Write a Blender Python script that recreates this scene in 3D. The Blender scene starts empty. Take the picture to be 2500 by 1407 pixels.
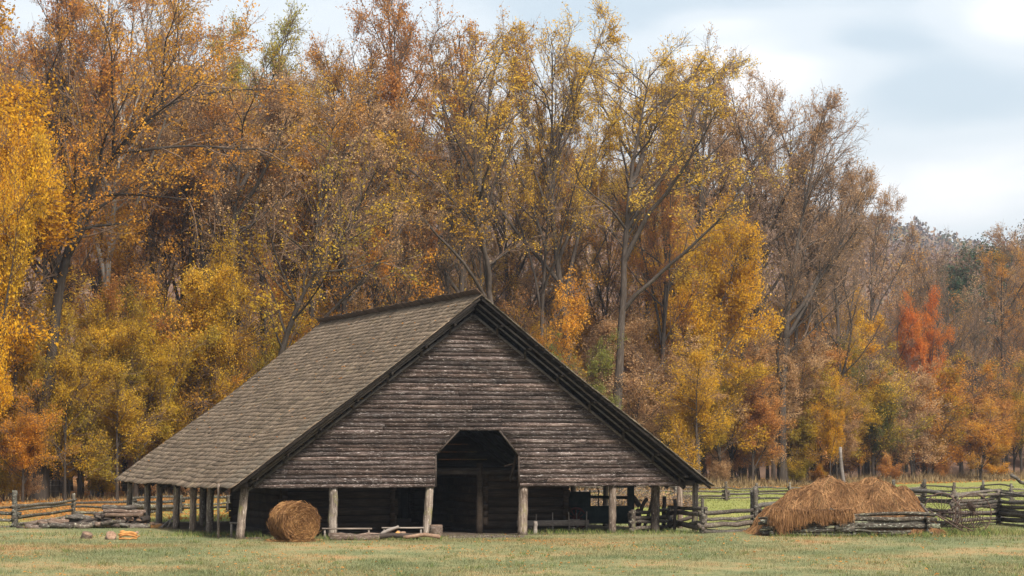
import bpy, math, random
import numpy as np
from mathutils import Vector, Matrix
R = math.radians
random.seed(7); rs = np.random.RandomState(7)
S = bpy.context.scene
COL = S.collection

# ------------------------------------------------------------------ camera, sky, sun, exposure
F, CH, PITCH = 5752.8, 3.294, 0.0664            # focal length in photo pixels, eye height, upward tilt
cam = bpy.data.cameras.new('camera'); camo = bpy.data.objects.new('camera', cam); COL.objects.link(camo)
cam.sensor_width = 36; cam.lens = 36 * F / 2500; cam.clip_end = 5000; cam.clip_start = .5
camo.location = (0, 0, CH); camo.rotation_euler = (R(90) + PITCH, 0, 0)
S.camera = camo
S.view_settings.view_transform = 'Standard'; S.view_settings.look = 'None'
S.view_settings.exposure = 0.78; S.view_settings.gamma = 1
S.view_settings.use_curve_mapping = False
S.cycles.max_bounces = 6; S.cycles.diffuse_bounces = 3; S.cycles.glossy_bounces = 2
S.cycles.transmission_bounces = 3; S.cycles.volume_bounces = 0; S.cycles.transparent_max_bounces = 4
S.cycles.use_denoising = True
S.cycles.sample_clamp_indirect = 4

SUN_EL, SUN_AZ = R(45), R(152)                   # azimuth clockwise from +Y: front right of the barn
sl = bpy.data.lights.new('sun', 'SUN'); sl.energy = 4.5; sl.angle = R(12); sl.color = (1, .94, .84)
so = bpy.data.objects.new('sun', sl); COL.objects.link(so)
sd = Vector((math.sin(SUN_AZ) * math.cos(SUN_EL), math.cos(SUN_AZ) * math.cos(SUN_EL), math.sin(SUN_EL)))
so.rotation_euler = sd.to_track_quat('Z', 'Y').to_euler(); so.location = sd * 100

class NT:
    """tiny node helper"""
    def __init__(s, tree): s.t = tree; s.n = tree.nodes; s.l = tree.links
    def __call__(s, kind, *ins, **kw):
        nd = s.n.new(kind)
        for k, v in kw.items():
            setattr(nd, k, v)
        for k, v in enumerate(ins):
            s.set(nd, k, v)
        return nd
    def set(s, nd, k, v):
        if v is None: return
        if isinstance(v, bpy.types.NodeSocket): s.l.new(v, nd.inputs[k])
        elif isinstance(v, bpy.types.Node): s.l.new(v.outputs[0], nd.inputs[k])
        else: nd.inputs[k].default_value = v
    def m(s, op, a, b=None, c=None, clamp=False):
        nd = s.n.new('ShaderNodeMath'); nd.operation = op; nd.use_clamp = clamp
        for k, v in enumerate((a, b, c)): s.set(nd, k, v)
        return nd.outputs[0]
    def mix(s, f, a, b, blend='MIX'):
        nd = s.n.new('ShaderNodeMix'); nd.data_type = 'RGBA'; nd.blend_type = blend
        s.set(nd, 0, f)
        for k, v in ((6, a), (7, b)):
            if isinstance(v, tuple) and len(v) == 3: v = (*v, 1)
            s.set(nd, k, v)
        return nd.outputs[2]
    def ramp(s, f, stops, interp='LINEAR'):
        nd = s.n.new('ShaderNodeValToRGB'); s.set(nd, 0, f); e = nd.color_ramp.elements
        nd.color_ramp.interpolation = interp
        while len(e) < len(stops): e.new(.5)
        for k, (p, c) in enumerate(stops):
            e[k].position = p
            e[k].color = (*c, 1) if isinstance(c, tuple) else (c, c, c, 1)
        return nd.outputs[0]
    def noise(s, vec, scale, detail=4, rough=.55, dist=0):
        nd = s.n.new('ShaderNodeTexNoise'); s.set(nd, 'Vector', vec)
        nd.inputs['Scale'].default_value = scale; nd.inputs['Detail'].default_value = detail
        nd.inputs['Roughness'].default_value = rough; nd.inputs['Distortion'].default_value = dist
        return nd.outputs[0]
    def scale(s, vec, sc, off=None):
        nd = s.n.new('ShaderNodeMapping'); s.set(nd, 'Vector', vec); nd.inputs['Scale'].default_value = sc
        if off is not None: s.set(nd, 'Location', off)
        return nd.outputs[0]

# ---- world: Nishita sky under thin broken cloud
W = bpy.data.worlds.new('World'); S.world = W; W.use_nodes = True
w = NT(W.node_tree); w.n.clear()
sky = w('ShaderNodeTexSky', sky_type='NISHITA', sun_disc=False, sun_elevation=SUN_EL, sun_rotation=SUN_AZ)
bg_sky = w('ShaderNodeBackground', sky, .06)
tc = w('ShaderNodeTexCoord')
dirv = tc.outputs['Generated']
v1 = w.scale(dirv, (1.0, 1.0, 3.2), (.35, .1, .42))
n1 = w.noise(v1, 7.5, 6, .5, .25)
v2 = w.scale(dirv, (1, 1, 3.5), (2.3, 1.1, .2))
n2 = w.noise(v2, 2.2, 3, .5)
cl = w.m('ADD', w.m('MULTIPLY', n1, .62), w.m('MULTIPLY', n2, .38))
sx = w('ShaderNodeSeparateXYZ', dirv)
def blob(px, py, rx, ry, amp):                   # a soft cloud bank in one direction of the sky
    dx = (px - 1250) / F; el = PITCH + math.atan((703.5 - py) / F)
    a = w.m('DIVIDE', w.m('SUBTRACT', sx.outputs[0], dx), rx / F)
    b = w.m('DIVIDE', w.m('SUBTRACT', sx.outputs[2], math.sin(el)), ry / F)
    d = w.m('ADD', w.m('MULTIPLY', a, a), w.m('MULTIPLY', b, b))
    front = w.m('GREATER_THAN', sx.outputs[1], 0)
    return w.m('MULTIPLY', w.m('MULTIPLY', w.m('EXPONENT', w.m('MULTIPLY', d, -1)), amp), front)
for q in ((1880, 190, 280, 110, .30), (2330, 460, 330, 110, .24), (2450, 70, 170, 90, .28), (1300, 330, 500, 160, .14),
          (2330, 235, 260, 60, -.16), (2080, 110, 200, 40, -.12), (1500, 40, 300, 70, -.10), (1760, 60, 130, 28, .16), (1000, 200, 300, 120, .1)):
    cl = w.m('ADD', cl, blob(*q))
cmask = w.ramp(cl, ((.38, 0.0), (.55, .4), (.85, 1.0)), 'EASE')
ccol = w.mix(cmask, (.535, .61, .66), (.79, .785, .78))
bg_cl = w('ShaderNodeBackground', ccol, 1.0)
cover = w.m('ADD', w.m('MULTIPLY', cmask, .28), .68)
mixw = w('ShaderNodeMixShader', cover, bg_sky, bg_cl)
w('ShaderNodeOutputWorld', mixw)

# ------------------------------------------------------------------ picture geometry helpers (photo pixel -> place)
CP, SP = math.cos(PITCH), math.sin(PITCH)
def G(px, py):                                   # ground point seen at a photo pixel
    a = (px - 1250) / F; b = (703.5 - py) / F
    dy, dz = CP - b * SP, SP + b * CP
    k = -CH / dz
    return np.array([a * k, dy * k, 0.0])
def XZ(px, py, y):                               # point at distance y seen at a photo pixel
    b = (703.5 - py) / F; ratio = (SP + b * CP) / (CP - b * SP)
    z = CH + y * ratio
    d = y * CP + (z - CH) * SP
    return np.array([(px - 1250) / F * d, y, z])

# ------------------------------------------------------------------ mesh helpers
class MB:
    def __init__(s): s.V = []; s.F4 = []; s.F3 = []; s.n = 0
    def add(s, V, F4=None, F3=None):
        V = np.asarray(V, float).reshape(-1, 3); s.V.append(V)
        if F4 is not None and len(F4): s.F4.append(np.asarray(F4, int).reshape(-1, 4) + s.n)
        if F3 is not None and len(F3): s.F3.append(np.asarray(F3, int).reshape(-1, 3) + s.n)
        s.n += len(V); return s
    def box(s, lo, hi, M=None):
        lo = np.array(lo, float); hi = np.array(hi, float)
        V = np.array([[(lo, hi)[i][0], (lo, hi)[j][1], (lo, hi)[k][2]] for i in (0, 1) for j in (0, 1) for k in (0, 1)])
        if M is not None: V = V @ M[:3, :3].T + M[:3, 3]
        return s.add(V, [[0, 1, 3, 2], [4, 6, 7, 5], [0, 4, 5, 1], [2, 3, 7, 6], [0, 2, 6, 4], [1, 5, 7, 3]])
    def hexa(s, P): return s.add(P, [[0, 1, 3, 2], [4, 6, 7, 5], [0, 4, 5, 1], [2, 3, 7, 6], [0, 2, 6, 4], [1, 5, 7, 3]])
    def beam(s, p0, p1, wd, hg, up=(0, 0, 1)):   # rectangular bar between two points
        p0 = np.array(p0, float); p1 = np.array(p1, float); d = p1 - p0; d /= np.linalg.norm(d)
        up = np.array(up, float); u = np.cross(d, up); u /= np.linalg.norm(u); v = np.cross(u, d)
        P = [p + u * a * wd / 2 + v * b * hg / 2 for p in (p0, p1) for a in (-1, 1) for b in (-1, 1)]
        return s.hexa(P)
    def tube(s, pts, rad, n=6, prof=None, cap=True, noise=0, rng=None):
        pts = np.asarray(pts, float); k = len(pts)
        rad = np.broadcast_to(np.asarray(rad, float), (k,))
        t = np.gradient(pts, axis=0); t /= np.linalg.norm(t, axis=1)[:, None] + 1e-9
        ref = np.eye(3)[np.argmin(np.abs(t.mean(0)))]
        u = np.cross(t, ref); u /= np.linalg.norm(u, axis=1)[:, None]; v = np.cross(t, u)
        a = np.arange(n) * 2 * np.pi / n
        rr = rad[:, None] * (np.ones(n) if prof is None else np.asarray(prof))[None]
        if noise: rr = rr * (1 + noise * (rng or rs).randn(k, n))
        V = pts[:, None] + (u[:, None] * np.cos(a)[None, :, None] + v[:, None] * np.sin(a)[None, :, None]) * rr[..., None]
        i = np.arange(k - 1)[:, None] * n; j = np.arange(n)[None]; jn = (j + 1) % n
        Q = np.stack([i + j, i + jn, i + n + jn, i + n + j], -1).reshape(-1, 4)
        T = None
        V = V.reshape(-1, 3)
        if cap:
            c0, c1 = k * n, k * n + 1
            V = np.vstack([V, pts[0], pts[-1]])
            jj = np.arange(n); jm = (jj + 1) % n
            T = np.vstack([np.stack([np.full(n, c0), jm, jj], 1), np.stack([np.full(n, c1), (k - 1) * n + jj, (k - 1) * n + jm], 1)])
        return s.add(V, Q, T)
    def mesh(s, name, smooth=False):
        me = bpy.data.meshes.new(name)
        V = np.vstack(s.V) if s.V else np.zeros((0, 3))
        f4 = np.vstack(s.F4) if s.F4 else np.zeros((0, 4), int); f3 = np.vstack(s.F3) if s.F3 else np.zeros((0, 3), int)
        me.vertices.add(len(V)); me.vertices.foreach_set('co', V.astype(np.float32).ravel())
        loops = np.concatenate([f4.ravel(), f3.ravel()]).astype(np.int32)
        me.loops.add(len(loops)); me.loops.foreach_set('vertex_index', loops)
        st = np.concatenate([np.arange(len(f4)) * 4, len(f4) * 4 + np.arange(len(f3)) * 3]).astype(np.int32)
        me.polygons.add(len(st)); me.polygons.foreach_set('loop_start', st)
        if smooth: me.polygons.foreach_set('use_smooth', np.ones(len(st), bool))
        me.update(calc_edges=True)
        return me

def ob(name, mesh, mat=None, parent=None, **props):
    if isinstance(mesh, MB): mesh = mesh.mesh(name)
    o = bpy.data.objects.new(name, mesh); COL.objects.link(o)
    if mat is not None:
        if not mesh.materials: mesh.materials.append(mat)
        elif mesh.materials[0] != mat:
            o.material_slots[0].link = 'OBJECT'; o.material_slots[0].material = mat
    if parent is not None: o.parent = parent
    for k, v in props.items(): o[k] = v
    return o
def thing(name, loc=(0, 0, 0), rz=0, **props):
    o = bpy.data.objects.new(name, None); COL.objects.link(o); o.location = loc; o.rotation_euler = (0, 0, rz)
    o.empty_display_size = .3
    for k, v in props.items(): o[k] = v
    return o

# ------------------------------------------------------------------ materials
def newmat(name):
    m = bpy.data.materials.new(name); m.use_nodes = True; t = NT(m.node_tree); t.n.clear(); return m, t
def fin(t, m, col, rough=.9, bump=None, bstr=.3, bdist=.02, spec=.2):
    p = t('ShaderNodeBsdfPrincipled'); t.set(p, 'Base Color', col); t.set(p, 'Roughness', rough); t.set(p, 'Specular IOR Level', spec)
    if bump is not None:
        b = t('ShaderNodeBump'); b.inputs['Strength'].default_value = bstr; b.inputs['Distance'].default_value = bdist
        t.set(b, 'Height', bump); t.set(p, 'Normal', b.outputs[0])
    t('ShaderNodeOutputMaterial', p); return m

def wood(name, stops, stretch, sc=1.0, fleck=None, vary=.35, moss=None, island=0.0, bstr=.5, spec=.15):
    """weathered wood: fibre streaks stretched along one axis, patches, per-piece variation"""
    m, t = newmat(name)
    tc = t('ShaderNodeTexCoord'); oi = t('ShaderNodeObjectInfo')
    off = t('ShaderNodeCombineXYZ', t.m('MULTIPLY', oi.outputs['Random'], 37.0), t.m('MULTIPLY', oi.outputs['Random'], 91.0), t.m('MULTIPLY', oi.outputs['Random'], 13.0))
    vec = t('ShaderNodeVectorMath', tc.outputs['Object'], off, operation='ADD').outputs[0]
    fib = t.noise(t.scale(vec, stretch), 3.0 * sc, 6, .65, .4)
    pat = t.noise(t.scale(vec, tuple(1 + (x - 1) * .12 for x in stretch)), .9 * sc, 4, .6)
    f = t.m('ADD', t.m('MULTIPLY', fib, .62), t.m('MULTIPLY', pat, .38))
    col = t.ramp(f, stops)
    if fleck:
        fl = t.noise(t.scale(vec, tuple(max(1, x * .5) for x in stretch)), 7 * sc, 5, .7)
        col = t.mix(t.ramp(fl, ((.56, 0.0), (.66, 1.0))), col, fleck)
    if moss:
        ms = t.noise(vec, 2.1, 5, .65)
        col = t.mix(t.ramp(ms, ((.58, 0.0), (.7, .8))), col, moss)
    val = t.m('ADD', t.m('MULTIPLY', oi.outputs['Random'], vary), 1 - vary / 2)
    if island:
        g = t('ShaderNodeNewGeometry')
        val = t.m('MULTIPLY', val, t.m('ADD', t.m('MULTIPLY', g.outputs['Random Per Island'], island), 1 - island / 2))
    col = t.mix(t.m('FRACT', t.m('MULTIPLY', oi.outputs['Random'], 17.3)), col, t.mix(1.0, col, (1.05, .95, .88), 'MULTIPLY'))
    col = t.mix(1.0, col, t('ShaderNodeCombineXYZ', val, val, val).outputs[0], 'MULTIPLY')
    return fin(t, m, col, .88, f, bstr, .02, spec)

M = {}
M['siding'] = wood('siding_wood', ((.35, (.009, .0065, .0055)), (.46, (.034, .024, .021)), (.57, (.090, .066, .059)), (.70, (.31, .26, .24))),
                   (.35, 2.0, 11.0), 1.2, (.42, .38, .365), .8)
M['shingle'] = wood('shingle_wood', ((.3, (.058, .043, .030)), (.5, (.130, .103, .076)), (.68, (.228, .188, .142))),
                    (2.5, 9.0, 2.5), 1.0, (.29, .25, .195), .45, (.135, .118, .066), .95)
M['dark_wood'] = wood('dark_beam_wood', ((.3, (.020, .016, .014)), (.5, (.045, .036, .031)), (.7, (.10, .082, .070))), (1, 6, 6), 1.0, None, .3)
M['shade_wood'] = wood('shade_toned_wood', ((.3, (.010, .008, .007)), (.5, (.022, .018, .015)), (.7, (.05, .042, .036))), (1, 6, 6), 1.0, None, .3)  # darker copy of the beam wood: shade under roof and inside painted in
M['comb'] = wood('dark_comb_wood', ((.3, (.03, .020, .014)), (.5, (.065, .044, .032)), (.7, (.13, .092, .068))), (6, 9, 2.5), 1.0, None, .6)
M['rake_wood'] = wood('rake_rafter_wood', ((.3, (.05, .042, .038)), (.5, (.11, .095, .088)), (.7, (.22, .195, .18))), (1, 6, 6), 1.0, None, .3)
M['post'] = wood('post_wood', ((.36, (.035, .026, .020)), (.5, (.135, .105, .084)), (.66, (.36, .305, .26))), (7, 7, .5), 1.0, (.45, .40, .35), .3, (.20, .19, .07))
M['log_wall'] = wood('crib_log_wood', ((.3, (.014, .010, .008)), (.5, (.036, .026, .019)), (.7, (.08, .060, .044))), (.6, 6, 6), 1.0, None, .4)  # log colour lowered to deepen the shade inside the barn
M['rail'] = wood('rail_wood', ((.3, (.028, .022, .019)), (.5, (.075, .062, .052)), (.7, (.19, .165, .145))), (.7, 4, 6), 1.2, (.33, .33, .27), .55, (.16, .16, .08))
M['rail_lichen'] = wood('lichen_rail_wood', ((.3, (.020, .017, .014)), (.5, (.055, .047, .038)), (.7, (.15, .135, .11))), (.7, 4, 6), 1.2, (.42, .44, .37), .55, (.25, .27, .17))
M['bark_log'] = wood('log_bark', ((.3, (.045, .032, .024)), (.5, (.13, .09, .068)), (.7, (.28, .22, .18))), (1.2, 5, 5), 1.3, (.36, .31, .27), .6)
M['cut_face'] = wood('fresh_cut_wood', ((.3, (.22, .09, .03)), (.5, (.42, .20, .065)), (.7, (.60, .34, .13))), (1, 6, 6), 1.5, None, .4)
M['old_cut'] = wood('old_cut_wood', ((.3, (.12, .07, .045)), (.5, (.25, .16, .11)), (.7, (.40, .29, .21))), (1, 1, 1), 4, None, .4)
M['plank'] = wood('grey_plank_wood', ((.3, (.10, .085, .07)), (.5, (.19, .165, .145)), (.7, (.33, .29, .26))), (.6, 5, 8), 1.0, None, .4)
M['wagon'] = wood('wagon_paint', ((.3, (.012, .020, .020)), (.5, (.022, .038, .038)), (.7, (.05, .062, .058))), (1, 1, 1), 1.0, None, .2)
M['rust'] = wood('rusty_iron', ((.3, (.022, .014, .011)), (.5, (.055, .034, .025)), (.7, (.13, .085, .062))), (1, 1, 1), 5, None, .2, spec=.4)
M['wheel'] = wood('dark_red_wheel', ((.3, (.04, .014, .012)), (.5, (.09, .028, .024)), (.7, (.15, .06, .05))), (1, 1, 1), 4, None, .2)

def straw(name, stops, vary=.5):
    m, t = newmat(name); g = t('ShaderNodeNewGeometry')
    pos = t('ShaderNodeTexCoord').outputs['Object']
    nz = t.noise(pos, 1.3, 4, .6)
    f = t.m('ADD', t.m('MULTIPLY', g.outputs['Random Per Island'], .45), t.m('MULTIPLY', t.m('ADD', t.m('MULTIPLY', t.m('SUBTRACT', nz, .5), 2.2), .5), .5), clamp=True)
    return fin(t, m, t.ramp(f, stops), .8, None, spec=.25)
M['hay'] = straw('hay_straw', ((.15, (.085, .040, .017)), (.45, (.225, .108, .043)), (.8, (.42, .23, .10))))
M['bale'] = straw('bale_straw', ((.15, (.075, .034, .014)), (.45, (.19, .088, .032)), (.8, (.44, .24, .09))))

def haycore(name, a, b):
    m, t = newmat(name); pos = t('ShaderNodeTexCoord').outputs['Object']
    n = t.noise(t.scale(pos, (3, 3, 1)), 6, 6, .7, 1.0)
    return fin(t, m, t.ramp(n, ((.3, a), (.7, b))), .9, n, .8, .08)
M['hay_core'] = haycore('hay_core', (.06, .034, .015), (.22, .13, .058))
M['bale_core'] = haycore('bale_core', (.045, .020, .009), (.17, .08, .03))

def leafmat(name, stops, green=None, gamt=.6, transl=.5):
    """leaves: each leaf its own shade; whole boughs turn at different times"""
    m, t = newmat(name)
    g = t('ShaderNodeNewGeometry'); oi = t('ShaderNodeObjectInfo'); tc = t('ShaderNodeTexCoord')
    off = t('ShaderNodeCombineXYZ', t.m('MULTIPLY', oi.outputs['Random'], 60.0), t.m('MULTIPLY', oi.outputs['Random'], 23.0), 0.0)
    pos = t('ShaderNodeVectorMath', tc.outputs['Object'], off, operation='ADD').outputs[0]
    nz = t.noise(pos, .22, 3, .6)
    nz = t.m('ADD', t.m('MULTIPLY', t.m('SUBTRACT', nz, .5), 1.9), .5)
    f = t.m('ADD', t.m('MULTIPLY', g.outputs['Random Per Island'], .32), t.m('MULTIPLY', nz, .68), clamp=True)
    f = t.m('ADD', f, t.m('MULTIPLY', t.m('SUBTRACT', oi.outputs['Random'], .5), .25), clamp=True)
    col = t.ramp(f, stops)
    if green:
        n2 = t.noise(pos, .17, 3, .55)
        col = t.mix(t.m('MULTIPLY', t.ramp(n2, ((.47, 0.0), (.62, 1.0))), gamt), col, green)
    d = t('ShaderNodeBsdfDiffuse', col); tr = t('ShaderNodeBsdfTranslucent', col)
    mx = t('ShaderNodeMixShader', transl, d, tr)
    t('ShaderNodeOutputMaterial', mx); return m
L = {}
L['gold'] = leafmat('gold_leaves', ((.1, (.46, .20, .015)), (.5, (.70, .36, .02)), (.9, (.82, .50, .04))), (.30, .24, .03), .35)
L['orange'] = leafmat('orange_leaves', ((.1, (.42, .165, .022)), (.5, (.66, .30, .035)), (.9, (.80, .45, .07))), (.20, .17, .03), .45)
L['rust'] = leafmat('rust_leaves', ((.1, (.34, .13, .04)), (.5, (.52, .23, .06)), (.9, (.66, .36, .12))))
L['brown'] = leafmat('brown_leaves', ((.1, (.34, .185, .085)), (.5, (.52, .31, .15)), (.9, (.68, .46, .25))))
L['yellow'] = leafmat('yellow_leaves', ((.1, (.46, .23, .02)), (.5, (.70, .41, .035)), (.9, (.82, .56, .09))), (.40, .30, .05), .25)
L['olive'] = leafmat('olive_leaves', ((.1, (.30, .18, .025)), (.5, (.54, .33, .03)), (.9, (.70, .46, .05))), (.20, .20, .04), .6)
L['green'] = leafmat('green_leaves', ((.1, (.09, .105, .03)), (.5, (.17, .18, .045)), (.9, (.30, .28, .07))))
L['pine'] = leafmat('pine_needles', ((.1, (.022, .042, .024)), (.5, (.045, .075, .042)), (.9, (.08, .12, .065))), transl=.2)
L['red'] = leafmat('red_leaves', ((.1, (.54, .13, .03)), (.5, (.70, .22, .04)), (.9, (.78, .36, .07))), (.6, .24, .03), .5)
L['pale'] = leafmat('yellow_green_leaves', ((.1, (.30, .20, .03)), (.5, (.50, .38, .06)), (.9, (.66, .54, .12))), (.22, .25, .05), .7)
L['mauve'] = leafmat('bare_twig_wood_leaves', ((.1, (.27, .18, .14)), (.5, (.40, .275, .21)), (.9, (.54, .38, .27))))

def barkmat(name, stops):
    m, t = newmat(name); tc = t('ShaderNodeTexCoord'); oi = t('ShaderNodeObjectInfo')
    n = t.noise(t.scale(tc.outputs['Object'], (4, 4, .8)), 2.0, 5, .65)
    n2 = t.noise(tc.outputs['Object'], .35, 3, .6)
    f = t.m('ADD', t.m('MULTIPLY', n, .6), t.m('MULTIPLY', n2, .4))
    col = t.ramp(f, stops)
    v = t.m('ADD', t.m('MULTIPLY', oi.outputs['Random'], .4), .8)
    col = t.mix(1.0, col, t('ShaderNodeCombineXYZ', v, v, v).outputs[0], 'MULTIPLY')
    return fin(t, m, col, .95, n, .6, .05, .1)
M['bark'] = barkmat('grey_bark', ((.3, (.030, .022, .017)), (.5, (.066, .050, .040)), (.7, (.125, .10, .082))))
M['bark_dark'] = barkmat('dark_bark', ((.3, (.022, .017, .014)), (.5, (.045, .035, .028)), (.7, (.09, .072, .060))))
M['twig'] = barkmat('twig_bark', ((.3, (.085, .052, .034)), (.5, (.145, .093, .062)), (.7, (.24, .165, .115))))
M['bark_pale'] = barkmat('pale_bark', ((.3, (.12, .10, .085)), (.5, (.26, .23, .20)), (.7, (.48, .44, .40))))

# ---- ground and grass colour share one pattern of worn and green patches
def lawn_color(t):
    pos = t('ShaderNodeNewGeometry').outputs['Position']
    at = t('ShaderNodeAttribute', attribute_name='cover'); sp = t('ShaderNodeSeparateColor', at.outputs['Color'])
    nb = t.noise(t.scale(pos, (.55, .42, 1)), .42, 5, .62)
    nf = t.noise(t.scale(pos, (1, .6, 1)), 2.6, 4, .65)
    f = t.m('ADD', t.m('MULTIPLY', nb, .66), t.m('MULTIPLY', nf, .34))
    lawn = t.ramp(f, ((.32, (.108, .132, .062)), (.46, (.158, .163, .078)), (.55, (.235, .20, .098)), (.67, (.34, .185, .085))))
    field = t.ramp(f, ((.34, (.15, .165, .045)), (.52, (.215, .22, .066)), (.66, (.30, .245, .09))))
    litter = t.ramp(t.noise(pos, 3.5, 5, .7), ((.34, (.10, .05, .025)), (.5, (.24, .11, .04)), (.66, (.44, .22, .07))))
    dirt = t.ramp(nf, ((.3, (.055, .04, .03)), (.7, (.14, .11, .085))))
    c = t.mix(sp.outputs[0], lawn, field); c = t.mix(sp.outputs[1], c, litter); c = t.mix(sp.outputs[2], c, dirt)
    return c, f
m, t = newmat('ground_turf'); c, f = lawn_color(t); M['ground'] = fin(t, m, c, 1.0, f, .3, .05, .05)

# ------------------------------------------------------------------ the setting: ground
def treeline(x):                                 # distance of the wood's edge for a world x
    return np.interp(x, [-60, -32, -12, 5, 20, 32, 45, 60, 120], [132, 140, 156, 172, 192, 208, 226, 250, 300])
YAW = .3521; A0 = np.array([-1.1073, 85.0758]); CY, SY = math.cos(YAW), math.sin(YAW)
def to_local(x, y):
    dx, dy = x - A0[0], y - A0[1]; return dx * CY + dy * SY, -dx * SY + dy * CY
def ss(a, b, x): q = np.clip((x - a) / (b - a), 0, 1); return q * q * (3 - 2 * q)
def cover(x, y):
    e, n = to_local(x, y); wob = 1.6 * np.sin(x * .23) + 1.1 * np.sin(x * .61 + 2) + np.sin(x * 1.7)
    field = ss(96, 104, y + .4 * wob)
    tl = treeline(x)
    litter = ss(-9, 2, y - tl + wob * 2) 
    litter = np.maximum(litter, ss(-14, -20, x) * ss(100, 112, y + wob) * .8)
    bd = np.exp(-((n + 3.4 + .5 * np.sin(x * .55)) / 1.2) ** 2) * np.clip(.45 + .5 * np.sin(x * .43 + 1) + .3 * np.sin(x * 1.3), 0, 1) * (np.abs(e) < 22)
    litter = np.maximum(litter, .55 * bd)
    dirt = ss(-9.2, -8.2, e) * ss(9.2, 8.2, e) * ss(.3, 1.6, n) * ss(21.5, 20, n)
    return field, litter, dirt
def grid(xs, ys, zf):
    X, Y = np.meshgrid(xs, ys); nx, ny = len(xs), len(ys)
    V = np.stack([X, Y, zf(X, Y)], -1).reshape(-1, 3)
    i = np.arange(ny - 1)[:, None] * nx; j = np.arange(nx - 1)[None]
    Q = np.stack([i + j, i + j + 1, i + nx + j + 1, i + nx + j], -1).reshape(-1, 4)
    return V, Q
xs = np.concatenate([np.linspace(-1300, -90, 14), np.linspace(-80, 100, 200), np.linspace(110, 1300, 14)])
ys = np.concatenate([np.linspace(-30, 50, 10), np.linspace(52, 130, 110), np.linspace(132, 320, 80), np.linspace(330, 1900, 20)])
def gz(X, Y): return .02 * np.sin(X * .31) * np.sin(Y * .23) - .01
V, Q = grid(xs, ys, gz)
mb = MB().add(V, Q); me = mb.mesh('ground', True)
a = me.color_attributes.new('cover', 'FLOAT_COLOR', 'POINT')
c3 = np.stack([*cover(V[:, 0], V[:, 1]), np.ones(len(V))], 1); a.data.foreach_set('color', c3.astype(np.float32).ravel())
ob('ground', me, M['ground'], kind='structure')

# ---- hills behind, wooded
m, t = newmat('hill_floor'); pos = t('ShaderNodeNewGeometry').outputs['Position']
M['hill'] = fin(t, m, t.ramp(t.noise(pos, .12, 5, .65), ((.35, (.10, .062, .045)), (.5, (.17, .105, .075)), (.65, (.26, .16, .10)))), 1, spec=0)
def ridge_profile(px_y, Yd, drop=10):                     # list of photo pixels on a skyline at distance Yd -> x, z arrays
    P = np.array([XZ(a, b, Yd) for a, b in px_y]); return P[:, 0], np.maximum(P[:, 2] - drop, -2)
def hill(name, sky_px, Yfoot, Ytop, Yback, xr, seed, label_z=0, nx=120):
    r = np.random.RandomState(seed)
    px_, pz_ = ridge_profile(sky_px, Ytop)
    xs = np.linspace(*xr, nx); ys = np.linspace(Yfoot, Yback, 44)
    ph = r.rand(12) * 6.28
    def zf(X, Y):
        top = np.interp(X * Ytop / Y * (Y / Ytop) ** .4, px_, pz_)
        q = np.clip((Y - Yfoot) / (Ytop - Yfoot), 0, 1); up = q ** .85
        dn = np.clip((Y - Ytop) / (Yback - Ytop), 0, 1)
        u = sum(math.pow(.6, k) * np.sin(X * .011 * 1.7 ** k + ph[k]) * np.sin(Y * .009 * 1.7 ** k + ph[k + 6]) for k in range(4))
        return -1.5 + (top + 1.5) * up * (1 - .75 * dn * dn) + u * 4 * q * (1 - q) * 2
    V, Q = grid(xs, ys, zf); ob(name, MB().add(V, Q).mesh(name, True), M['hill'], kind='structure')
    return zf
main_sky = [(-900, -130), (-300, 30), (0, 92), (300, 135), (600, 170), (800, 235), (1000, 300), (1200, 345), (1400, 385), (1600, 425), (1800, 475), (1950, 505), (2100, 545), (2250, 640), (2400, 760), (2700, 1000), (3200, 1075)]
far_sky = [(600, 470), (1500, 470), (1900, 500), (2050, 525), (2180, 540), (2260, 560), (2330, 590), (2500, 640), (2900, 700), (3500, 740)]
near_sky = [(1500, 1075), (1900, 1030), (2050, 930), (2150, 800), (2250, 690), (2350, 610), (2430, 570), (2500, 545), (2700, 480), (3200, 420)]
H1 = hill('hill', main_sky, 232, 640, 900, (-420, 330), 3)
H2 = hill('far_hill', far_sky, 760, 1250, 1600, (-60, 760), 4)
H3 = hill('near_hill', near_sky, 285, 450, 640, (20, 330), 5)

# ------------------------------------------------------------------ trees
def norm(v): return v / (np.linalg.norm(v, axis=-1, keepdims=True) + 1e-9)
def grow(r, p, d, ln, k, jit, trop, tropv=(0, 0, 1)):
    """grow M branches at once -> points (M,k+1,3)"""
    P = [p]; d = norm(d)
    tv = np.array(tropv)
    for i in range(k):
        d = norm(d + jit * r.randn(*d.shape) + np.asarray(trop).reshape(-1, 1) * tv)
        p = p + d * (ln / k)[:, None]; P.append(p)
    return np.stack(P, 1)
def tubes(mb, P, r0, r1, n):
    Mn, k, _ = P.shape
    t = norm(np.gradient(P, axis=1)); ref = np.where(np.abs(t.mean(1))[:, 2:3] > .75, np.array([[1., 0, 0]]), np.array([[0, 0, 1.]]))
    u = norm(np.cross(t, ref[:, None])); v = np.cross(t, u)
    rad = r0[:, None] + (r1 - r0)[:, None] * np.linspace(0, 1, k)[None]
    a = np.arange(n) * 2 * np.pi / n
    V = P[:, :, None] + (u[:, :, None] * np.cos(a)[None, None, :, None] + v[:, :, None] * np.sin(a)[None, None, :, None]) * rad[:, :, None, None]
    b = (np.arange(Mn) * k * n)[:, None, None]; i = (np.arange(k - 1) * n)[None, :, None]; j = np.arange(n)[None, None]; jn = (j + 1) % n
    Q = np.stack(np.broadcast_arrays(b + i + j, b + i + jn, b + i + n + jn, b + i + n + j), -1).reshape(-1, 4)
    mb.add(V.reshape(-1, 3), Q)
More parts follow.
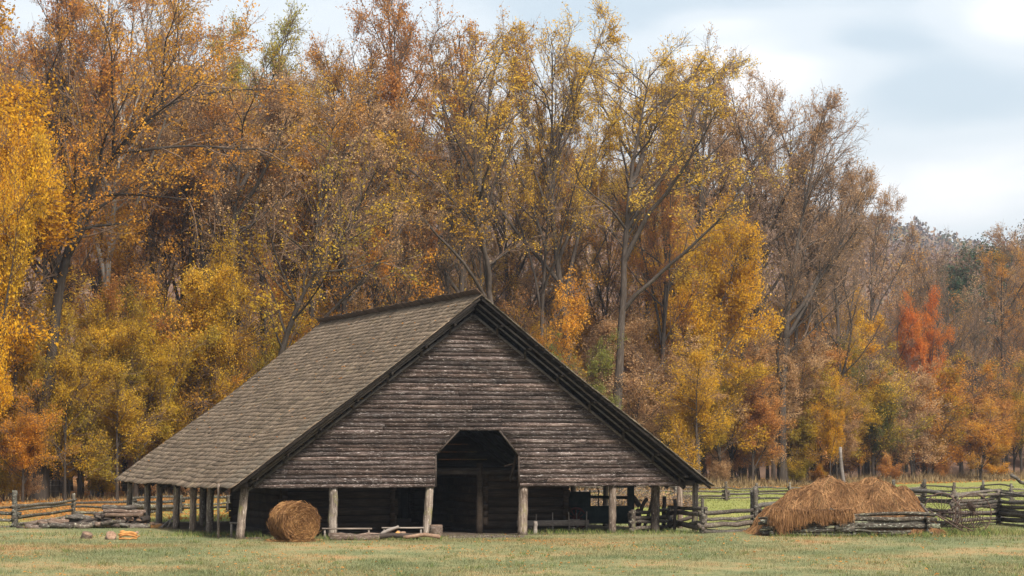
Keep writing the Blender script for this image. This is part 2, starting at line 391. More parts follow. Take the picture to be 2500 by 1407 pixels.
def spawn(r, P, nper, t0, t1, ang, angv, even=False):
    """children positions, directions and parameter t along the parents"""
    Mn, k, _ = P.shape
    cnt = np.full(Mn, nper) if np.isscalar(nper) else nper
    idx = np.repeat(np.arange(Mn), cnt); n = len(idx)
    if even: tt = np.concatenate([(np.arange(c) + r.rand(c)) / c for c in cnt]) if n else np.zeros(0)
    else: tt = r.rand(n)
    tt = t0 + (t1 - t0) * tt
    x = tt * (k - 1); i = np.minimum(x.astype(int), k - 2); fr = (x - i)[:, None]
    p = P[idx, i] * (1 - fr) + P[idx, i + 1] * fr; d = norm(P[idx, i + 1] - P[idx, i])
    rn = norm(np.cross(d, norm(r.randn(n, 3)))); a = ang + angv * r.randn(n)
    return idx, tt, p, norm(d * np.cos(a)[:, None] + rn * np.sin(a)[:, None])
def leaf_quads(r, C, size, flat=.35, droop=.0):
    n = len(C); nrm = norm(r.randn(n, 3) + np.array([0, 0, flat * 2])); a = norm(np.cross(nrm, r.randn(n, 3))); b = np.cross(nrm, a)
    s = (size * (.5 + 1.0 * r.rand(n) ** 1.5))[:, None]
    fold = nrm * s * (.25 * r.randn(n))[:, None]
    V = np.stack([C - a * s * .55, C - b * s * .36 + fold, C + a * s * .6, C + b * s * .36 + fold], 1)
    return V.reshape(-1, 3), np.arange(n * 4).reshape(-1, 4)

def make_tree(seed, H=30, r=.45, bole=.4, fork=0, fork_t=(.4, .6), fork_ang=.42, limbs=16, limb_len=.26, limb_ang=.8, limb_trop=.10,
              nb=8, nt=7, twig=1.1, leaves=6, leaf=.2, spread=.45, jit=.06, lean=None, top_leaf=None, shape='ovate', flat=.35, twig_r=.016, leader_len=.5, lead_trop=.055, limb_k=7, droop=0.0, branch_len=.42):
    rr = np.random.RandomState(seed); wd = MB(); lf = MB()
    if lean is not None:
        Lp = np.array(lean, float); tt = np.linspace(0, 1, 14); seg = np.r_[0, np.cumsum(np.linalg.norm(np.diff(Lp, axis=0), axis=1))]
        P0 = np.stack([np.interp(tt * seg[-1], seg, Lp[:, k]) for k in range(3)], 1)
        for _ in range(2): P0[1:-1] = (P0[:-2] + 2 * P0[1:-1] + P0[2:]) / 4
        P0 = P0[None]; H = seg[-1]
    else:
        P0 = grow(rr, np.zeros((1, 3)), np.array([[.03 * rr.randn(), .03 * rr.randn(), 1]]), np.array([H]), 13, jit * .45, .05)
    stemR = [(P0, np.array([r]))]
    k0 = P0.shape[1]
    # trunk with root flare
    rad = np.interp(np.linspace(0, 1, k0), [0, .04, .5, 1], [1.45 * r, 1.05 * r, .62 * r, .06 * r])
    Pf = P0[0]
    wd.tube(Pf, rad, 8, cap=False, noise=.03, rng=rr)
    stems = [(P0, np.array([H]), np.array([r]), bole)]
    if fork:
        idx, tt, p, d = spawn(rr, P0, fork, *fork_t, fork_ang, .12, even=True)
        ln = H * leader_len * (.8 + .4 * rr.rand(len(tt))) * (1 - .35 * (tt - fork_t[0]))
        PL = grow(rr, p, d, ln, 10, jit, lead_trop)
        r0 = r * .55 * (.8 + .4 * rr.rand(len(tt)))
        tubes(wd, PL, r0, r0 * .1, 6)
        stems.append((PL, ln, r0, .22))
    BP, BL, BR = [], [], []
    for P, ln, r0, b0 in stems:
        nl = limbs if P is P0 else max(5, int(limbs * .62))
        idx, tt, p, d = spawn(rr, P, nl, b0, .98, limb_ang, .18, even=True)
        q = (tt - b0) / (1 - b0)
        if shape == 'ovate': g = np.sin(np.pi * (.12 + .8 * q)) ** .8
        elif shape == 'broad': g = .55 + .6 * np.sin(np.pi * (.1 + .6 * q))
        elif shape == 'cone': g = 1.05 - .95 * q
        else: g = .45 + .55 * np.sin(np.pi * (.2 + .6 * q))
        L1 = ln[idx] * limb_len * (.35 + .8 * g) * (.75 + .5 * rr.rand(len(tt)))
        if P is not P0: L1 *= .75
        d[:, 2] = d[:, 2] - droop
        PB = grow(rr, p, d, L1, limb_k, jit * 1.5, limb_trop)
        rb = np.clip(r0[idx] * (.34 - .2 * q) * (L1 / (ln[idx] * limb_len)) ** .5, .03, None)
        tubes(wd, PB, rb, rb * .22, 5)
        BP.append(PB); BL.append(L1); BR.append(rb)
        # leader tips act as branches too
        BP.append(P[:, -(limb_k + 1):] if P.shape[1] >= limb_k + 1 else P); BL.append(ln * .35); BR.append(r0 * .22)
    PB = np.concatenate(BP); L1 = np.concatenate(BL); rb = np.concatenate(BR)
    nwood = sum(len(f_) for f_ in wd.F4)
    idx, tt, p, d = spawn(rr, PB, nb, .18, 1.0, .62, .2, even=True)
    L2 = np.maximum(L1[idx] * branch_len * (1.15 - .6 * tt) * (.6 + .7 * rr.rand(len(tt))), .5)
    P2 = grow(rr, p, d, L2, 4, jit * 2, limb_trop * .8 + .02)
    r2 = np.clip(rb[idx] * .42, twig_r * 1.3, .09)
    tubes(wd, P2, r2, r2 * .45, 4)
    idx, tt, p, d = spawn(rr, P2, nt, .2, 1.0, .6, .25, even=True)
    L3 = twig * (.5 + .9 * rr.rand(len(tt)))
    P3 = grow(rr, p, d, L3, 2, jit * 2.5, .06)
    r3 = np.full(len(tt), twig_r)
    tubes(wd, P3, r3, r3 * .5, 3)
    if leaves:
        nl = rr.poisson(leaves, len(P3)) if top_leaf is None else rr.poisson(np.clip(leaves * np.interp(P3[:, 1, 2] / H, [0, .5, 1], top_leaf), 0, None))
        # foliage is patchy: whole boughs already bare
        patch = np.sin(P3[:, 1, 0] * .9 + seed) * np.sin(P3[:, 1, 1] * .9 + seed * 2) * np.sin(P3[:, 1, 2] * .7 + seed * 3)
        nl = (nl * np.clip(1 + 1.6 * patch, .05, 2.6) + .5).astype(int)
        idx, tt, p, d = spawn(rr, P3, nl, .2, 1.05, .5, .2)
        C = p + rr.randn(len(p), 3) * spread * np.array([1, 1, .7])
        V, Q = leaf_quads(rr, C, leaf, flat); lf.add(V, Q)
    else:
        lf.add(*leaf_quads(rr, P3[::12, -1], leaf, flat))
    tm = wd.mesh('trunk', True); tm.materials.append(M['bark']); tm.materials.append(M['twig'])
    mi = np.zeros(len(tm.polygons), np.int32); mi[nwood:] = 1; tm.polygons.foreach_set('material_index', mi)
    return tm, lf.mesh('crown')

P = {}
for k in range(4):                               # tall woodland trees, forked, airy
    P['tall%d' % k] = make_tree(11 + k, 34, .33, .54, (4, 5, 6, 4)[k], (.38, .74), (.50, .56, .46, .40)[k], 16, .19, .78, .045, 8, 7, .95, 3.5, .135, .13, top_leaf=(.4, .6, 1.25), jit=.085, twig_r=.013, leader_len=.46, lead_trop=.035)
for k in range(2):
    P['leafy%d' % k] = make_tree(31 + k, 32, .44, .34, 3, (.4, .65), .36, 16, .19, .75, .07, 8, 7, 1.1, 8.5, .14, .18)
for k in range(2):
    P['bare%d' % k] = make_tree(41 + k, 31, .34, .24, 5, (.14, .5), (.66, .46)[k], 16, .24, .72, .06, 7, 7, 1.3, .55, .13, .15, jit=.085, twig_r=.013, top_leaf=(1, 1, .6))
for k in range(2):
    P['maple%d' % k] = make_tree(51 + k, 15, .26, .2, 6, (.16, .6), .62, 16, .27, .95, .05, 9, 8, .8, 14, .13, .22, shape='broad', leader_len=.72, jit=.09)
for k in range(3):
    P['under%d' % k] = make_tree(61 + k, 10, .13, .12, 3, (.1, .4), .5, 15, .33, 1.0, .02, 9, 7, .65, 9.5, .115, .18, shape='broad', flat=.8, twig_r=.012)
for k in range(2):
    P['slim%d' % k] = make_tree(71 + k, 24, .22, .4, 0, limbs=20, limb_len=.2, limb_ang=.85, limb_trop=.05, nb=7, nt=6, twig=.9, leaves=3.5, leaf=.13, spread=.16)
for k in range(2):
    P['shrub%d' % k] = make_tree(81 + k, 4.5, .05, .05, 6, (.01, .1), .55, 9, .4, .8, .03, 7, 6, .5, 6, .13, .25, shape='broad', twig_r=.010, leader_len=.8)
P['pine0'] = make_tree(91, 22, .3, .25, 0, limbs=46, limb_len=.22, limb_ang=1.35, limb_trop=0, nb=9, nt=7, twig=.6, leaves=12, leaf=.2, spread=.3, shape='cone', flat=.8)
P['leaning'] = make_tree(95, bole=.42, r=.42, lean=[(0, 0, 0), (.5, 0, 7), (1.0, .2, 13.6), (2.3, .3, 18), (4.4, .4, 21.2), (6.6, .6, 23.6), (9.2, .8, 26)], limbs=22, limb_len=.26, limb_ang=.75, limb_trop=.0,
                    nb=9, nt=8, twig=1.0, leaves=12, leaf=.13, spread=.25)
P['leaning_thin'] = make_tree(96, bole=.45, r=.3, lean=[(0, 0, 0), (.3, 0, 4), (1.1, 0, 9.5), (2.4, .2, 13), (4.2, .3, 16), (6, .3, 18)], limbs=14, limb_len=.28, limb_ang=.7, limb_trop=.02,
                         nb=7, nt=7, twig=.9, leaves=5, leaf=.14, spread=.2)
PH = {}
for k, (a_, b_) in P.items():
    co = np.zeros(len(a_.vertices) * 3, np.float32); a_.vertices.foreach_get('co', co); PH[k] = float(co[2::3].max())

def tree(name, proto, xy, scale, leafm, barkm, label, cat='tree', group=None, rz=None, sxy=1.0):
    tr, cr = P[proto]
    o = thing(name, (xy[0], xy[1], -.05), rs.rand() * 6.28 if rz is None else rz, label=label, category=cat)
    if group: o['group'] = group
    o.scale = (scale * sxy, scale * sxy, scale)
    ob('trunk', tr, M[barkm], o); ob('crown', cr, L[leafm], o)
    return o
def tree_px(name, proto, px, Y, top, leafm, barkm, label, group=None, rz=None, cat='tree', sxy=1.0):
    p = XZ(px, top, Y); h = PH[proto]
    return tree(name, proto, p, p[2] / h, leafm, barkm, label, cat, group, rz, sxy)

# the trees one can pick out, from left to right
TREES = [
 ('maple_tree', 'maple1', -45, 128, 190, 'gold', 'bark_dark', 'bright golden maple cut off by the left edge of the picture', .5),
 ('maple_tree', 'maple0', -130, 136, 20, 'gold', 'bark_dark', 'tall golden crown behind the golden maple at the left edge', 1.0),
 ('tall_tree', 'leafy0', 120, 146, -110, 'rust', 'bark_dark', 'tall dark trunked tree with rusty leaves reaching past the top at far left', .9),
 ('sycamore_tree', 'tall2', 250, 152, -130, 'brown', 'bark_pale', 'pale barked sycamore whose white fork leaves the top of the picture', .9),
 ('tall_tree', 'tall0', 420, 158, -60, 'rust', 'bark', 'tall thin tree rising over the arching orange crown at upper left', .9),
 ('tall_tree', 'leafy1', 690, 170, 45, 'pale', 'bark', 'tall tree with yellow green crown top left of the rusty oak', .85),
 ('tall_tree', 'tall1', 560, 152, 150, 'brown', 'bark_dark', 'airy tree with small pale brown leaves left of the barn ridge', 1.1),
 ('tall_tree', 'tall3', 740, 154, 240, 'brown', 'bark_dark', 'brown leaved spreading tree just above the rear end of the roof', 1.1),
 ('oak_tree', 'leafy0', 935, 166, -40, 'rust', 'bark', 'tall oak with dense rust brown crown leaving the top of the picture', .8),
 ('tall_tree', 'leafy1', 860, 158, 270, 'orange', 'bark', 'orange leaved tree standing in front of the rusty oak', .95),
 ('poplar_tree', 'tall1', 1120, 168, 25, 'orange', 'bark', 'tall poplar with sparse orange top between the rusty oak and the thick trunked poplar', .95),
 ('poplar_tree', 'tall0', 1262, 164, 45, 'yellow', 'bark', 'thick trunked forked poplar rising straight behind the barn ridge', 1.15),
 ('poplar_tree', 'tall2', 1400, 172, 22, 'yellow', 'bark', 'tallest poplar with sparse yellow leaves right of the barn ridge', 1.0),
 ('poplar_tree', 'tall3', 1490, 170, 100, 'yellow', 'bark', 'arching poplar with yellow fan of leaves right of the tallest poplar', 1.25),
 ('tall_tree', 'leafy0', 1600, 176, 330, 'rust', 'bark_dark', 'rusty orange crown left of the golden maple', .75),
 ('poplar_tree', 'tall1', 1585, 184, 105, 'yellow', 'bark', 'slender poplar with bright sky showing round its yellow tips', .8),
 ('poplar_tree', 'tall3', 1690, 188, 112, 'brown', 'bark_dark', 'tall dark limbed tree standing behind the golden maple', .95),
 ('maple_tree', 'maple0', 1700, 180, 425, 'gold', 'bark', 'bright golden maple right of the barn ridge', .8),
 ('tall_tree', 'tall2', 1830, 196, 182, 'brown', 'bark_dark', 'sparse brown tipped tree just right of the golden maple', .9),
 ('tall_tree', 'tall0', 1925, 204, 190, 'brown', 'bark', 'tall tree with thin brown top over the bare spreading tree', .75),
 ('bare_tree', 'bare0', 1905, 192, 275, 'brown', 'bark_dark', 'large bare spreading tree with arching dark limbs above the haystack', 1.05),
 ('bare_tree', 'bare1', 2040, 204, 330, 'brown', 'bark_dark', 'bare fine twigged tree on the right end of the tall trees', .95),
 ('maple_tree', 'maple1', 2000, 214, 640, 'gold', 'bark', 'small golden crown showing behind the limbs of the bare spreading tree', .8),
 ('understory_tree', 'under1', 2025, 190, 900, 'gold', 'bark', 'young golden tree right behind the haystack pole', .55),
 ('maple_tree', 'maple0', 2250, 222, 685, 'red', 'bark', 'red orange maple glowing right of the bare trees', .55),
 ('bare_tree', 'bare1', 2340, 238, 545, 'brown', 'bark', 'bare grey trunked tree right of the red orange maple', .8),
 ('bare_tree', 'bare0', 2500, 246, 590, 'mauve', 'bark', 'bare hazy tree at the right edge of the picture', .9),
 ('pine_tree', 'pine0', 2390, 285, 565, 'pine', 'bark_dark', 'dark green pine crown on the skyline at right', 1.0),
 ('pine_tree', 'pine0', 2285, 276, 640, 'pine', 'bark_dark', 'dark green pine left of the skyline pine', 1.0),
 ('understory_tree', 'under0', 1700, 168, 790, 'yellow', 'bark', 'broad bright yellow understory tree right of the barn roof', .9),
 ('understory_tree', 'under2', 1430, 158, 800, 'green', 'bark', 'dull green leaved small tree over the right roof slope', .8),
 ('understory_tree', 'under2', 2390, 216, 960, 'orange', 'bark_dark', 'wide orange understory tree at the right edge of the meadow', 1.3),
 ('understory_tree', 'under1', 2130, 206, 880, 'green', 'bark', 'dull green small tree between the haystack and the red orange maple', .9),
 ('understory_tree', 'under0', 290, 141, 820, 'olive', 'bark_dark', 'olive gold bushy tree left of the barn roof', 1.05),
 ('understory_tree', 'under1', 60, 134, 900, 'orange', 'bark_dark', 'low orange leaved tree under the golden maple at left', 1.0),
 ('understory_tree', 'under2', 165, 138, 690, 'olive', 'bark_dark', 'tall olive tree beside the golden maple at left', .7),
 ('maple_tree', 'maple1', 470, 150, 560, 'yellow', 'bark_dark', 'yellow leaved tree with dark trunk above the rear roof eave', .8),
 ('understory_tree', 'under1', 395, 149, 540, 'orange', 'bark_dark', 'broad orange tree in the middle of the left wood', .8),
 ('understory_tree', 'under2', 560, 152, 610, 'yellow', 'bark_dark', 'bright yellow tree over the left roof slope', .75),
 ('understory_tree', 'under0', 745, 154, 600, 'orange', 'bark', 'orange tree just over the rear end of the ridge', .7),
 ('understory_tree', 'under1', 960, 158, 560, 'orange', 'bark', 'orange tree above the middle of the roof ridge', .7),
 ('understory_tree', 'under2', 1330, 162, 640, 'orange', 'bark', 'orange tree just right of the barn peak', .7),
 ('understory_tree', 'under0', 620, 150, 760, 'olive', 'bark_dark', 'olive small tree over the left roof slope', 1.0),
]
for nm, pr, px, Y, top, lm, bm, lab, sxy in TREES:
    tree_px(nm, pr, px, Y, top - (45 if top < 300 else 0), lm, bm, lab, sxy=sxy)
p = XZ(95, 1200, 140); tree('leaning_tree', 'leaning', p, 1.0, 'orange', 'bark_dark', 'dark leaning tree whose orange crown arches to the right at upper left', rz=0)
p = XZ(640, 1200, 147); tree('leaning_tree', 'leaning_thin', p, .98, 'olive', 'bark_dark', 'dark slanting tree with olive tips leaning right over the roof', rz=0)

# the rest of the wood's trees, row after row
WORDS = {'gold': 'golden', 'orange': 'orange leaved', 'rust': 'rust leaved', 'brown': 'brown leaved', 'yellow': 'yellow leaved', 'olive': 'olive leaved', 'green': 'green leaved', 'red': 'red', 'pale': 'yellow green', 'mauve': 'nearly bare'}
SPOTS = [(-999, 'cut by the left edge'), (20, 'beside the golden maple at left'), (110, 'above the left end of the wood heap'), (200, 'above the log stack at left'), (290, 'above the far lower corner of the roof'), (370, 'over the lower left roof edge'),
         (460, 'over the middle of the left roof edge'), (560, 'over the upper left roof edge'), (680, 'by the rear end of the roof ridge'), (800, 'over the rear half of the ridge'), (930, 'over the middle of the ridge'), (1060, 'over the front half of the ridge'),
         (1180, 'just right of the barn peak'), (1290, 'over the upper right roof edge'), (1400, 'over the middle of the right roof edge'), (1520, 'over the lower right roof edge'), (1640, 'right of the barn roof corner'), (1760, 'left of the haystack'), (1870, 'behind the left half of the haystack'),
         (1970, 'behind the haystack pole'), (2070, 'behind the right half of the haystack'), (2170, 'just right of the haystack'), (2260, 'behind the hay rake'), (2360, 'above the rail stack at right'), (2450, 'at the right edge')]
LABELLED = []
def fill(n, rng_px, dist, protos, leafs, barks, hs, name, kind, group, seed):
    r = np.random.RandomState(seed)
    for i in range(n):
        px = rng_px[0] + (rng_px[1] - rng_px[0]) * (i + r.rand()) / n
        Y = 170.
        for _ in range(4): Y = treeline((px - 1250) / F * Y) + dist[0]
        Y += (dist[1] - dist[0]) * r.rand()
        x = (px - 1250) / F * Y
        pr = protos[r.randint(len(protos))]; h = PH[pr]
        H = hs[0] + (hs[1] - hs[0]) * r.rand(); lm = leafs[r.randint(len(leafs))]
        o = tree(name, pr, (x, Y), H / h, lm, barks[r.randint(len(barks))], '', group=group, sxy=.85 + .4 * r.rand())
        LABELLED.append((px, o, WORDS[lm] + ' ' + kind + ' ' + [w_ for q_, w_ in SPOTS if px >= q_][-1]))
SKY = [(-80, -120), (560, -80), (620, 60), (800, 40), (840, -60), (1010, -10), (1060, 60), (1200, 35), (1300, 60), (1380, 20), (1500, 50), (1525, 110), (1700, 115), (1760, 160), (1850, 190), (1950, 195), (1980, 270), (2060, 295), (2110, 360), (2150, 440), (2185, 590), (2300, 610), (2380, 565), (2500, 545), (2620, 520)]
def skyline(n, rng_px, dist, drop, protos, leafs, name, kind, group, seed):
    r = np.random.RandomState(seed)
    for i in range(n):
        px = rng_px[0] + (rng_px[1] - rng_px[0]) * (i + .2 + .6 * r.rand()) / n; Y = 170.
        for _ in range(4): Y = treeline((px - 1250) / F * Y) + dist[0]
        Y += (dist[1] - dist[0]) * r.rand()
        top = np.interp(px, *zip(*SKY)) - 40 + drop[0] + (drop[1] - drop[0]) * r.rand(); pr = protos[r.randint(len(protos))]; lm = leafs[r.randint(len(leafs))]
        p = XZ(px, top, Y)
        o = tree(name, pr, p, p[2] / PH[pr], lm, ['bark', 'bark_dark'][r.randint(2)], '', group=group, sxy=.62 + .3 * r.rand())
        LABELLED.append((px, o, WORDS[lm] + ' ' + kind + ' ' + [w_ for q_, w_ in SPOTS if px >= q_][-1]))
skyline(13, (480, 1250), (2, 16), (90, 420), ['tall0', 'tall1', 'tall2', 'tall3'], ['orange', 'brown', 'orange', 'yellow', 'brown'], 'poplar_tree', 'slim poplar', 'slim poplars of the wood behind the roof', 41)
skyline(10, (1060, 1760), (2, 18), (20, 420), ['tall0', 'tall1', 'tall2', 'tall3'], ['yellow', 'orange', 'yellow', 'brown'], 'poplar_tree', 'slender poplar', 'slender poplars of the wood behind the barn', 42)
skyline(6, (1720, 2160), (2, 18), (30, 260), ['tall1', 'tall3', 'bare1', 'tall0'], ['brown', 'yellow', 'mauve', 'brown'], 'woodland_tree', 'fine twigged tree', 'fine twigged trees of the wood behind the haystack', 43)
skyline(12, (2175, 2600), (2, 24), (0, 150), ['bare1', 'tall1', 'tall3', 'slim0'], ['mauve', 'brown', 'brown', 'orange'], 'woodland_tree', 'hazy slim tree', 'hazy slim trees of the wood at far right', 44)
fill(14, (-60, 900), (4, 22), ['tall0', 'tall1', 'tall2', 'leafy0', 'slim0', 'leafy1'], ['orange', 'orange', 'brown', 'yellow', 'rust'], ['bark', 'bark_dark'], (24, 33), 'woodland_tree',
     'tall tree', 'trees of the wood left of the barn ridge', 1)
fill(12, (900, 1500), (6, 26), ['tall0', 'tall3', 'tall2', 'slim0', 'slim1'], ['yellow', 'orange', 'brown', 'yellow'], ['bark', 'bark'], (15, 23), 'woodland_tree',
     'tall grey trunked tree', 'trees of the wood behind the barn', 2)
fill(12, (1500, 2200), (4, 22), ['slim0', 'slim1', 'tall1', 'bare0'], ['brown', 'rust', 'yellow', 'brown'], ['bark', 'bark_dark'], (14, 21), 'woodland_tree',
     'thin tree', 'trees of the wood behind the haystack', 3)
fill(12, (2150, 2620), (6, 36), ['slim0', 'slim1', 'bare1', 'leafy1'], ['rust', 'brown', 'mauve', 'orange'], ['bark', 'bark_dark'], (12, 19), 'woodland_tree',
     'hazy tall tree', 'trees of the wood at far right', 4)
fill(18, (-80, 900), (-2, 12), ['under0', 'under1', 'under2', 'maple1'], ['olive', 'orange', 'yellow', 'olive', 'rust'], ['bark_dark'], (9, 15), 'understory_tree',
     'small bushy tree', 'small trees under the wood at left', 5)
fill(12, (850, 1650), (0, 14), ['under0', 'under1', 'under2', 'maple0'], ['orange', 'yellow', 'rust', 'olive'], ['bark'], (10, 16), 'understory_tree',
     'small tree', 'small trees behind the barn', 6)
fill(18, (1450, 2080), (-6, 8), ['under0', 'under1', 'under2', 'maple1'], ['olive', 'yellow', 'rust', 'olive', 'brown'], ['bark', 'bark_dark'], (8, 15), 'understory_tree',
     'meadow edge tree', 'small trees along the meadow', 7)
fill(16, (2000, 2600), (-4, 8), ['under0', 'under1', 'under2'], ['rust', 'brown', 'orange', 'olive'], ['bark_dark'], (8, 14), 'understory_tree',
     'low meadow edge tree', 'small trees along the far meadow edge', 8)
fill(16, (-80, 2600), (24, 48), ['tall0', 'tall1', 'slim0', 'slim1'], ['orange', 'brown', 'yellow', 'mauve'], ['bark'], (15, 22), 'woodland_tree',
     'thin deep wood tree', 'trees deep in the wood', 9)
fill(22, (-80, 2600), (-7, 1), ['shrub0', 'shrub1'], ['olive', 'rust', 'brown', 'orange'], ['bark_dark'], (2.0, 4.2), 'shrub',
     'low shrub', 'shrubs along the foot of the wood', 10)

fill(30, (-80, 1300), (18, 70), ['shrub0', 'shrub1', 'under2'], ['rust', 'brown', 'olive'], ['bark_dark'], (4, 8), 'shrub', 'far thicket', 'far thickets deep in the wood', 13)
fill(34, (-80, 2600), (6, 30), ['shrub0', 'shrub1', 'under2', 'under0'], ['brown', 'rust', 'olive', 'brown'], ['bark_dark'], (3.5, 7), 'shrub', 'deep thicket', 'thickets deep in the wood', 11)
fill(44, (-80, 2600), (2, 34), ['slim0', 'slim1'], ['brown', 'orange', 'rust'], ['bark', 'bark_dark'], (12, 22), 'sapling', 'dark sapling', 'saplings in the wood', 12)
ORD = ['leftmost', 'second from left', 'third from left', 'fourth from left', 'fifth from left', 'sixth from left', 'seventh from left', 'eighth from left', 'ninth from left', 'tenth from left']
def name_by_order(items):
    for lab in sorted({q[2] for q in items}):
        same = sorted((q for q in items if q[2] == lab), key=lambda q: q[0])
        for i_, q in enumerate(same): q[1]['label'] = lab if len(same) == 1 else lab + ', ' + ORD[i_]
name_by_order(LABELLED)

# ---- the woods covering the hills: far off, one mass
def woods(name, zf, xr, yr, n, seed, csize, cards, size, pal, hmin=9, hmax=15):
    r = np.random.RandomState(seed)
    x = xr[0] + (xr[1] - xr[0]) * r.rand(n); y = yr[0] + (yr[1] - yr[0]) * r.rand(n) ** .9
    keep = np.abs(x) < y * .235 + 12; x, y = x[keep], y[keep]; n = len(x)
    z = zf(x, y); h = hmin + (hmax - hmin) * r.rand(n)
    g = r.randn(n, cards, 3); g /= np.linalg.norm(g, axis=2, keepdims=True); rad = r.rand(n, cards, 1) ** .4
    C = np.stack([x, y, z + h * .58], 1)[:, None] + g * rad * np.stack([csize * np.ones(n), csize * np.ones(n), h * .42], 1)[:, None]
    V, Q = leaf_quads(r, C.reshape(-1, 3), size, .05)
    mb = MB().add(V, Q)
    wob = np.zeros((n, 3)); p0 = np.stack([x, y, z - 1], 1); p1 = np.stack([x + r.randn(n) * .6, y, z + h * .8], 1)
    tubes(mb, np.stack([p0, (p0 + p1) / 2, p1], 1), np.full(n, .22), np.full(n, .05), 3)
    me = mb.mesh(name)
    pal = np.array(pal); ci = pal[r.randint(len(pal), size=n)] * (.52 + .26 * r.rand(n, 1))
    cl = np.repeat(ci, cards * 4, 0); cl = cl * (.92 + .16 * np.repeat(r.rand(n * cards, 1), 4, 0))
    cl = np.vstack([cl, np.tile([[.16, .125, .105]], (n * 9, 1))]); cl = np.hstack([cl, np.ones((len(cl), 1))])
    a = me.color_attributes.new('tint', 'FLOAT_COLOR', 'POINT'); a.data.foreach_set('color', cl.astype(np.float32).ravel())
    return ob(name, me, M['tint'], kind='stuff')
m, t = newmat('far_foliage'); at = t('ShaderNodeAttribute', attribute_name='tint')
M['tint'] = fin(t, m, at.outputs['Color'], 1, spec=0)
PAL = [(.26, .175, .145), (.28, .19, .155), (.32, .195, .115), (.36, .20, .095), (.25, .185, .165), (.36, .23, .10), (.25, .195, .125), (.28, .185, .15)]
PALR = [(.22, .125, .08), (.25, .13, .06), (.24, .095, .07), (.16, .135, .07), (.28, .17, .07), (.20, .135, .105), (.09, .10, .06)]
woods('hill_woods', H1, (-190, 175), (275, 700), 2900, 21, 3.8, 150, .45, PAL, 8, 12)
woods('far_hill_woods', H2, (60, 330), (850, 1290), 1500, 22, 5.5, 44, 2.0, PAL + [(.14, .15, .09), (.35, .28, .12)], 11, 17)
woods('near_hill_woods', H3, (40, 125), (310, 500), 900, 23, 3.2, 170, .4, PALR, 8, 12)

# ------------------------------------------------------------------ the barn
W1, HE, HR, DEP = 9.1, 1.8137, 8.6932, 21.5
barn = thing('barn', (A0[0], A0[1], 0), YAW, label='large weathered wooden barn with a shingled gable roof and dark open arch', category='barn')
def EP(px, n, z=1.0):                            # local e of the point at plane n seen at a photo column
    k = (px - 1250) / F
    # A0x + e*CY - n*SY = k*((A0y + e*SY + n*CY)*CP + (z-CH)*SP)
    return (k * ((A0[1] + n * CY) * CP + (z - CH) * SP) - A0[0] + n * SY) / (CY - k * SY * CP)
def NP(px, e, z=1.0):                            # local n of the point at plane e seen at a photo column
    k = (px - 1250) / F
    return (A0[0] + e * CY - k * ((A0[1] + e * SY) * CP + (z - CH) * SP)) / (SY + k * CY * CP)
def ZP(px, py, n):
    z = 1.0
    for _ in range(5):
        e = EP(px, n, z); z = XZ(px, py, A0[1] + e * SY + n * CY)[2]
    return e, z
SL = math.hypot(W1, HR - HE)
NV = {-1: np.array([-(HR - HE), 0, W1]) / SL, 1: np.array([(HR - HE), 0, W1]) / SL}
def sag(s, n): return (.036 * np.sin(n * .62 + .8) + .018 * np.sin(n * 1.5 + s * 6)) * (1 - .75 * s) + .03 * np.sin(s * 7 + n * .35) * np.sin(np.pi * s) - .10 * np.sin(np.pi * np.clip(s, 0, 1)) * .6
def roofp(side, s, n, up=0.0):
    s = np.asarray(s, float); n = np.asarray(n, float)
    P_ = np.stack([side * W1 * (1 - s), n, HE + (HR - HE) * s + sag(s, n)], -1)
    return P_ + NV[side] * np.asarray(up)[..., None]
